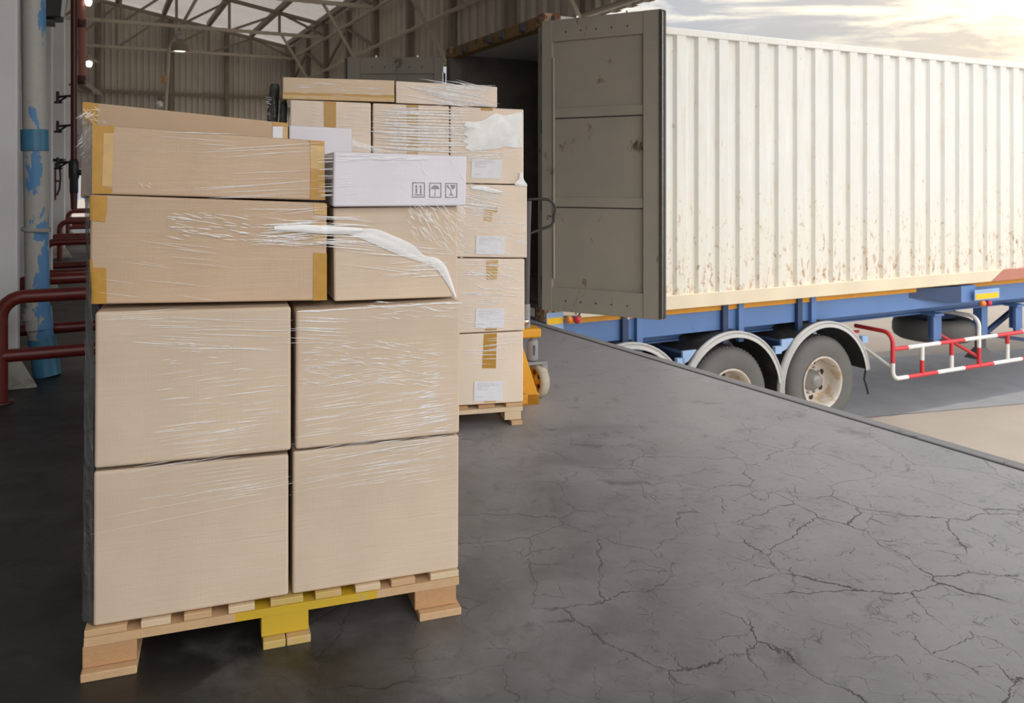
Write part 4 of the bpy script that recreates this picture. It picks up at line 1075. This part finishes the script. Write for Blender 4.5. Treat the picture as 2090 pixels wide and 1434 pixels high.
m = MB(); cc = H1 + dv2 * .06; m.tube([V((cc.x + .06, cc.y - .06, 2.05)), V((cc.x + .06, cc.y - .06, 2.58))], .013, 8); m.build('lock_rod', 'chrome', r)

# ------------------------------------------------------------------ semi trailer
tr = thing('semi_trailer', 'blue container trailer with three dusty axles and red white side guard', 'trailer', CF(5, 1.2, YARD))
for w in (.42, 1.92):
    for nm, w0, w1, z0, z1, mt in (('main_beam', w + .05, w + .065, -.44, -.06, 'blue'), ('beam_flange', w, w + .12, -.06, -.048, 'blue'), ('beam_flange', w, w + .12, -.455, -.44, 'blue')):
        m = MB(); m.obox(CF, .35, 11.9, w0, w1, z0, z1); m.build(nm, mt, tr)
m = MB(); m.obox(CF, .3, 11.9, .12, .135, -.105, -.05); m.build('edge_rail', 'orange', tr)
m = MB(); m.obox(CF, .3, 11.9, .14, .16, -.32, -.106); m.build('side_beam', 'blue', tr)
m = MB(); m.obox(CF, .3, 11.9, 2.3, 2.32, -.32, -.05); m.build('side_beam', 'blue', tr)
def sw(px, w):   # distance along the container for a pixel column, at inset w
    P = CF(0, w, 0); k = (px - CX) / F
    return (k * P.y - P.x) / (A.x - k * A.y)
for px in (1276, 1305, 1480, 1512, 1632, 1660):
    s = sw(px, .10); m = MB(); m.obox(CF, s - .035, s + .035, .09, .14, -.46, -.05); m.build('stiffener', 'blue_d' if px in (1276, 1480, 1632) else 'blue', tr)
for s in (.95, 2.29, 3.65):
    m = MB(); m.tube([CF(s, .3, -1.03), CF(s, 2.14, -1.03)], .07, 14); m.build('axle', 'blue_d', tr)
    for w, sg in ((.03, -1), (WID - .03, 1)):
        ax = B * sg; c = CF(s, w, -1.03)
        m = MB(); m.lathe([(.30, -.02), (.36, -.004), (.44, .0), (.495, -.02), (.522, -.06), (.53, -.10), (.53, -.24), (.515, -.30), (.44, -.33), (.31, -.31)], c, ax, 56); ty = m.build('tyre', 'tyre', tr)
        m = MB()
        for k in range(64):
            a = k * 2 * math.pi / 64; dd = A * math.cos(a) + Z * math.sin(a); tt = -A * math.sin(a) + Z * math.cos(a)
            p = c + dd * .531
            m.hexa([p - tt * .012 - ax * .065, p + tt * .012 - ax * .065, p + tt * .012 - ax * .065 - dd * .012, p - tt * .012 - ax * .065 - dd * .012, p - tt * .012 - ax * .14, p + tt * .012 - ax * .14, p + tt * .012 - ax * .14 - dd * .012, p - tt * .012 - ax * .14 - dd * .012])
        m.build('tread', 'tyre', ty)
        m = MB(); m.lathe([(.305, -.012), (.30, .0), (.285, -.006), (.275, -.03), (.265, -.05), (.262, -.14), (.245, -.205), (.215, -.215), (.16, -.20), (.13, -.195), (0, -.195)], c, ax, 48); rm = m.build('rim', 'rim', tr)
        m = MB(); m.lathe([(.125, -.195), (.115, -.15), (.085, -.13), (.075, -.085), (.055, -.075), (0, -.075)], c, ax, 28); m.build('hub', 'hub', rm)
        m = MB()
        for k in range(10):
            a = k * 2 * math.pi / 10; m.lathe([(0, .028), (.011, .026), (.013, 0)], c + (A * math.cos(a) + Z * math.sin(a)) * .150 - ax * .20, ax, 8)
        m.build('wheel_bolt', 'hub', rm)
        for k in range(7):
            a = k * 2 * math.pi / 7 + .35; q = c + (A * math.cos(a) + Z * math.sin(a)) * .205
            m = MB(); m.lathe([(0, -.2075), (.034, -.2075)], q, ax, 14); m.build('hand_hole', 'black', rm)
    # mudguard
    for w, wi in ((-.02, 1), (WID + .02, -1)):
        c = CF(s, w, -1.03); n = 28; m = MB()
        a0, a1 = math.radians(8), math.radians(190)
        def gp(a, w_, rr): return c + A * math.cos(a) * rr + Z * math.sin(a) * rr + B * wi * w_
        m.grid(lambda i, j: gp(a0 + (a1 - a0) * i, .03 + .62 * j, .70), n, 2); m.grid(lambda i, j: gp(a0 + (a1 - a0) * i, .03 + .62 * j, .685), n, 2)
        fd = m.build('mudguard', 'fender', tr, recalc=False)
        m = MB()
        prof = [(.0, .645), (.0, .672), (.012, .68), (.012, .69), (.0, .697), (.004, .712), (.05, .712)]
        m.grid(lambda i, j: gp(a0 + (a1 - a0) * i, prof[int(round(j * 6))][0], prof[int(round(j * 6))][1]), n, 6); m.build('mudguard_edge', 'fender_edge', fd, recalc=False)
        p = gp(a1, 0, .69); m = MB(); m.hexa([gp(a1, .05, .68), gp(a1, .6, .68), gp(a1, .6, .68) - Z * .30, gp(a1, .05, .68) - Z * .30] + [q_ - A * .012 for q_ in (gp(a1, .05, .68), gp(a1, .6, .68), gp(a1, .6, .68) - Z * .30, gp(a1, .05, .68) - Z * .30)]); m.build('mud_flap', 'fender', fd)
    m = MB(); s2 = s - .62; m.obox(CF, s2 - .05, s2 + .05, .03, .55, -.56, -.50); m.build('guard_bracket', 'blue_d', tr)
    m = MB(); m.hexa([CF(s2 - .05, .0, -.47), CF(s2 + .13, .0, -.47), CF(s2 + .02, .0, -.58), CF(s2 - .05, .0, -.60), CF(s2 - .05, .028, -.47), CF(s2 + .13, .028, -.47), CF(s2 + .02, .028, -.58), CF(s2 - .05, .028, -.60)]); m.build('bracket_plate', 'blue_l', tr)
    m = MB(); s3 = s + .64; m.obox(CF, s3 - .04, s3 + .05, .0, .05, -.62, -.54); m.build('bracket_plate', 'blue_l', tr)
m = MB(); p = CF(3.65 + .69, .03, -.935); m.tube([p, p + A * -.03 - Z * .12, p + A * .0 - Z * .18, p + A * .04 - Z * .30], .012, 8); m.build('rubber_strap', 'rubber', tr)
# side guard: red and white tube frame in banded lengths
GW = .05
def sg(px, z): return CF(sw(px, GW), GW, z)
ZU, ZL, TRR = -.755, -1.115, .026
def banded(pts, bands, rad=TRR):
    """pts polyline; bands: (start fraction, end fraction, colour)"""
    Ls = [0]
    for a, b in zip(pts, pts[1:]): Ls.append(Ls[-1] + (b - a).length)
    def at(d):
        for i in range(len(pts) - 1):
            if d <= Ls[i + 1] + 1e-9: return pts[i].lerp(pts[i + 1], (d - Ls[i]) / max(Ls[i + 1] - Ls[i], 1e-9))
        return pts[-1]
    for f0, f1, c in bands:
        d0, d1 = f0 * Ls[-1], f1 * Ls[-1]; pp = [at(d0)] + [pts[i] for i in range(len(pts)) if d0 + .004 < Ls[i] < d1 - .004] + [at(d1)]
        m = MB(); m.tube(pp, rad, 12, True); m.build('guard_tube', c, tr)
g = {'r': 'guard_red', 'w': 'guard_white'}
def run(px_list, z):
    for (a, b, c) in px_list: banded([sg(a, z), sg(b, z)], [(0, 1, g[c])])
run([(1824, 1852, 'r'), (1852, 1917, 'w'), (1917, 1967, 'r'), (1967, 2033, 'w'), (2033, 2086, 'r'), (2086, 2180, 'w'), (2180, 2260, 'r')], ZU)
run([(1836, 1852, 'w'), (1852, 1912, 'r'), (1912, 1967, 'w'), (1967, 2026, 'r'), (2026, 2084, 'w'), (2084, 2180, 'r'), (2180, 2260, 'w')], ZL)
for px, top, bot, cu, cl, k in ((1882, ZU, ZL, 'w', 'r', .5), (1942, ZU, ZL, 'r', 'w', .48), (2056, ZU, ZL, 'r', 'w', .36), (2130, ZU, ZL, 'w', 'r', .5)):
    banded([sg(px, top), sg(px, bot)], [(0, k, g[cu]), (k, 1, g[cl])])
def hooptop(px, zt, w_in):
    s = sw(px, GW); R_ = .13
    a = [CF(s, w_in, zt)] + [CF(s, GW + R_ - R_ * math.sin(t), zt - R_ + R_ * math.cos(t)) for t in [i * math.pi / 12 for i in range(7)]]
    return a
s0 = sw(1822, GW)
h = hooptop(1822, -.555, .60)
banded(h + [CF(s0, GW, -.92)], [(0, 1, 'guard_red')])
banded([CF(s0, GW, -.92), CF(s0, GW, ZL + .10)] + [CF(s0 + .10 - .10 * math.cos(t), GW, ZL + .10 - .10 * math.sin(t)) for t in [i * math.pi / 12 for i in range(1, 7)]] + [sg(1838, ZL)], [(0, 1, 'guard_white')])
s1_ = sw(1998, GW); h = hooptop(1998, -.48, .60)
banded(h + [CF(s1_, GW, -.88)], [(0, 1, 'guard_white')]); banded([CF(s1_, GW, -.88), CF(s1_, GW, ZL)], [(0, 1, 'guard_red')])
banded([CF(s0, GW, -.98), CF(s0 - .1, .55, -.72)], [(0, 1, 'guard_white')], .02)
banded([CF(s0 - .0, .55, -.62), CF(s0 - .9, .62, -.62)], [(0, .5, 'guard_red'), (.5, 1, 'guard_white')], .018)
banded([CF(s1_, GW + .02, -1.0), CF(sw(1915, .35), .35, -.72)], [(0, 1, 'guard_red')], .022)
# outriggers, landing leg, spare wheel, crossmember, marker plates
for px in (1905, 2072):
    s = sw(px, .30); m = MB(); m.obox(CF, s - .05, s + .05, .26, .30, -.80, -.44); m.obox(CF, s + .05, s + .16, .30, .42, -.78, -.44); m.obox(CF, s - .08, s + .10, .22, .42, -.46, -.43); m.build('outrigger', 'blue', tr)
s = sw(2010, .42); m = MB(); m.obox(CF, s - .065, s + .065, .42, .55, -.84, -.44); m.build('landing_leg', 'blue', tr, .006)
m = MB(); m.obox(CF, s - .05, s + .05, .435, .535, -1.10, -.84); m.build('leg_inner', 'dgrey', tr)
m = MB(); m.hexa([CF(s - .06, .43, -1.02), CF(s + .06, .43, -1.02), CF(s + .17, .36, -1.16), CF(s - .17, .36, -1.16), CF(s - .06, .54, -1.02), CF(s + .06, .54, -1.02), CF(s + .17, .61, -1.16), CF(s - .17, .61, -1.16)]); m.build('landing_foot', 'dgrey', tr)
m = MB(); bar(m, CF(s + .1, .5, -.85), CF(s + .75, .5, -.56), .05, .06); bar(m, CF(s + .1, .5, -.85), CF(s + 1.1, .5, -1.02), .05, .05); m.build('leg_brace', 'blue_d', tr)
s = sw(1912, .95); c = CF(s, 1.0, -.80)
m = MB(); m.lathe([(.25, .10), (.30, .14), (.46, .14), (.52, .10), (.54, .04), (.54, -.06), (.52, -.11), (.46, -.15), (.3, -.15), (0, -.13)], c, Z, 40); m.build('spare_wheel', 'tyre', tr)
m = MB(); m.obox(CF, s - .35, s + .2, .8, 1.2, -.655, -.52); m.build('spare_carrier', 'blue_d', tr)
s = sw(1935, .05)
m = MB(); m.hexa([CF(sw(1872, .02), .14, -.06), CF(sw(1962, .0), .0, -.06), CF(sw(1962, .0), .0, -.27), CF(sw(1872, .02), .14, -.17), CF(sw(1872, .02), .42, -.06), CF(sw(1962, .0), .42, -.06), CF(sw(1962, .0), .42, -.27), CF(sw(1872, .02), .42, -.17)]); m.build('bolster', 'blue_d', tr)
m = MB(); m.obox(CF, sw(1963, 0), sw(1994, 0), .02, .10, -.27, -.06); m.build('bolster_end', 'blue', tr)
def marker(px0, px1, z0, z1, yz0, yz1, w):
    a, b = sw(px0, w), sw(px1, w)
    m = MB(); m.obox(CF, a, b, w - .012, w, z0, z1); o = m.build('marker_plate', 'blue_l', tr, .003)
    m = MB(); m.obox(CF, a + (b - a) * .04, a + (b - a) * .96, w - .015, w - .0125, yz0, yz1); m.build('reflector', 'yellow', o)
zz = lambda px, py, w: plane_pt(px, py, CF(0, w, 0), B).z
marker(1988, 2038, zz(2010, 611, -.03), zz(2010, 590, -.03), zz(2010, 609, -.03), zz(2010, 598, -.03), -.03)
marker(1114, 1149, zz(1130, 675, -.02), zz(1130, 637, -.02), zz(1130, 661, -.02), zz(1130, 648, -.02), -.02)
for px, py, mt, w in ((2005, 619, 'lamp_o', -.02), (2017, 618, 'lamp_r', .03), (1161, 652, 'lamp_o', -.05), (1178, 652, 'lamp_r', -.05)):
    c = plane_pt(px, py, CF(0, w, 0), B); rr = .038 if px > 1500 else .034
    ax = (-B * .8 - A * .6).normalized()
    m = MB(); m.lathe([(0, .05), (rr * .6, .045), (rr, .025), (rr, -.02), (rr * .8, -.03), (0, -.03)], c, ax, 20); m.build('marker_lamp', mt, tr)
m = MB(); m.tube([plane_pt(1150, 646, CF(0, -.03, 0), B), plane_pt(1185, 646, CF(0, -.03, 0), B)], .010, 8); m.build('lamp_bracket', 'dgrey', tr)
m = MB(); m.tube([plane_pt(1181, 644, CF(0, -.01, 0), B), plane_pt(1190, 628, CF(0, -.03, 0), B)], .006, 8); m.build('lamp_cable', 'black', tr)
m = MB(); m.obox(CF, .12, .30, .1, WID - .1, -.36, -.05); m.build('rear_crossmember', 'blue', tr)
for s in (5.8, 8.5, 11.5):
    m = MB(); m.obox(CF, s, s + .1, .1, WID - .1, -.2, -.05); m.build('crossmember', 'blue', tr)
m = MB(); m.obox(CF, 11.2, 11.4, .5, .75, YARD, -.44); m.build('landing_leg', 'blue', tr)

# ------------------------------------------------------------------ world, sun, exposure
BACK = 1.6      # extra sky brightness added behind the camera to fill carton fronts and interior
w = bpy.data.worlds.new('sky'); sc.world = w; w.use_nodes = True; nt = w.node_tree
bg = nt.nodes['Background']
tc = N(nt, 'ShaderNodeTexCoord'); sep = N(nt, 'ShaderNodeSeparateXYZ'); L(nt, tc.outputs['Generated'], sep.inputs[0])
mp = N(nt, 'ShaderNodeMapping'); mp.inputs['Scale'].default_value = (2.0, 2.0, 11); L(nt, tc.outputs['Generated'], mp.inputs['Vector'])
cl = tex(nt, mp.outputs[0], 1.6, 7, .62, .5)
el = sep.outputs['Z']
band = mth(nt, 'ADD', mth(nt, 'MULTIPLY', el, 2.6), mth(nt, 'MULTIPLY', mth(nt, 'SUBTRACT', cl, .5), .9))
c1 = ramp(nt, band, [(.30, (.50, .525, .56)), (.46, (.55, .57, .61)), (.53, (1.0, .95, .84)), (.60, (1.25, 1.2, 1.10)), (1.0, (1.1, 1.12, 1.15))])
glow = N(nt, 'ShaderNodeVectorMath', operation='DOT_PRODUCT'); gd = ray(2110, 50).normalized(); glow.inputs[1].default_value = gd; L(nt, tc.outputs['Generated'], glow.inputs[0])
gl = ramp(nt, glow.outputs['Value'], [(.93, 0.0), (.985, .35), (1.0, 1.0)])
c2 = mix(nt, mth(nt, 'MULTIPLY', gl, .40), c1, (1.5, 1.2, .78))
c2 = mix(nt, mth(nt, 'MULTIPLY', gl, ramp(nt, cl, [(.46, 0.0), (.60, .8)])), c2, (2.2, 1.9, 1.3))
bk = N(nt, 'ShaderNodeVectorMath', operation='DOT_PRODUCT'); bk.inputs[1].default_value = V((.55, -.80, .22)).normalized(); L(nt, tc.outputs['Generated'], bk.inputs[0])
c2 = mix(nt, 1.0, c2, mix(nt, ramp(nt, bk.outputs['Value'], [(.2, 0.0), (.9, 1.0)]), (0, 0, 0), (BACK * 1.0, BACK * .98, BACK * .96)), 'ADD')
L(nt, c2, bg.inputs['Color']); bg.inputs['Strength'].default_value = 1.0
sl = bpy.data.lights.new('sun', 'SUN'); sl.energy = 1.2; sl.angle = math.radians(1.5); sl.color = (1, .90, .76)
so = bpy.data.objects.new('sun', sl); col.objects.link(so)
sd = (Z * 1.0 - B * .06 + A * .08).normalized()      # towards the sun, almost overhead
so.rotation_euler = sd.to_track_quat('Z', 'Y').to_euler(); so.location = (4, 4, 12)

sc.view_settings.view_transform = 'Standard'; sc.view_settings.look = 'None'; sc.view_settings.gamma = 1.0
sc.view_settings.use_curve_mapping = False; sc.view_settings.exposure = 0.0
sc.cycles.use_denoising = True
sc.cycles.max_bounces = 10; sc.cycles.transparent_max_bounces = 24
for o in list(bpy.data.objects):
    if '_v' in o: del o['_v']
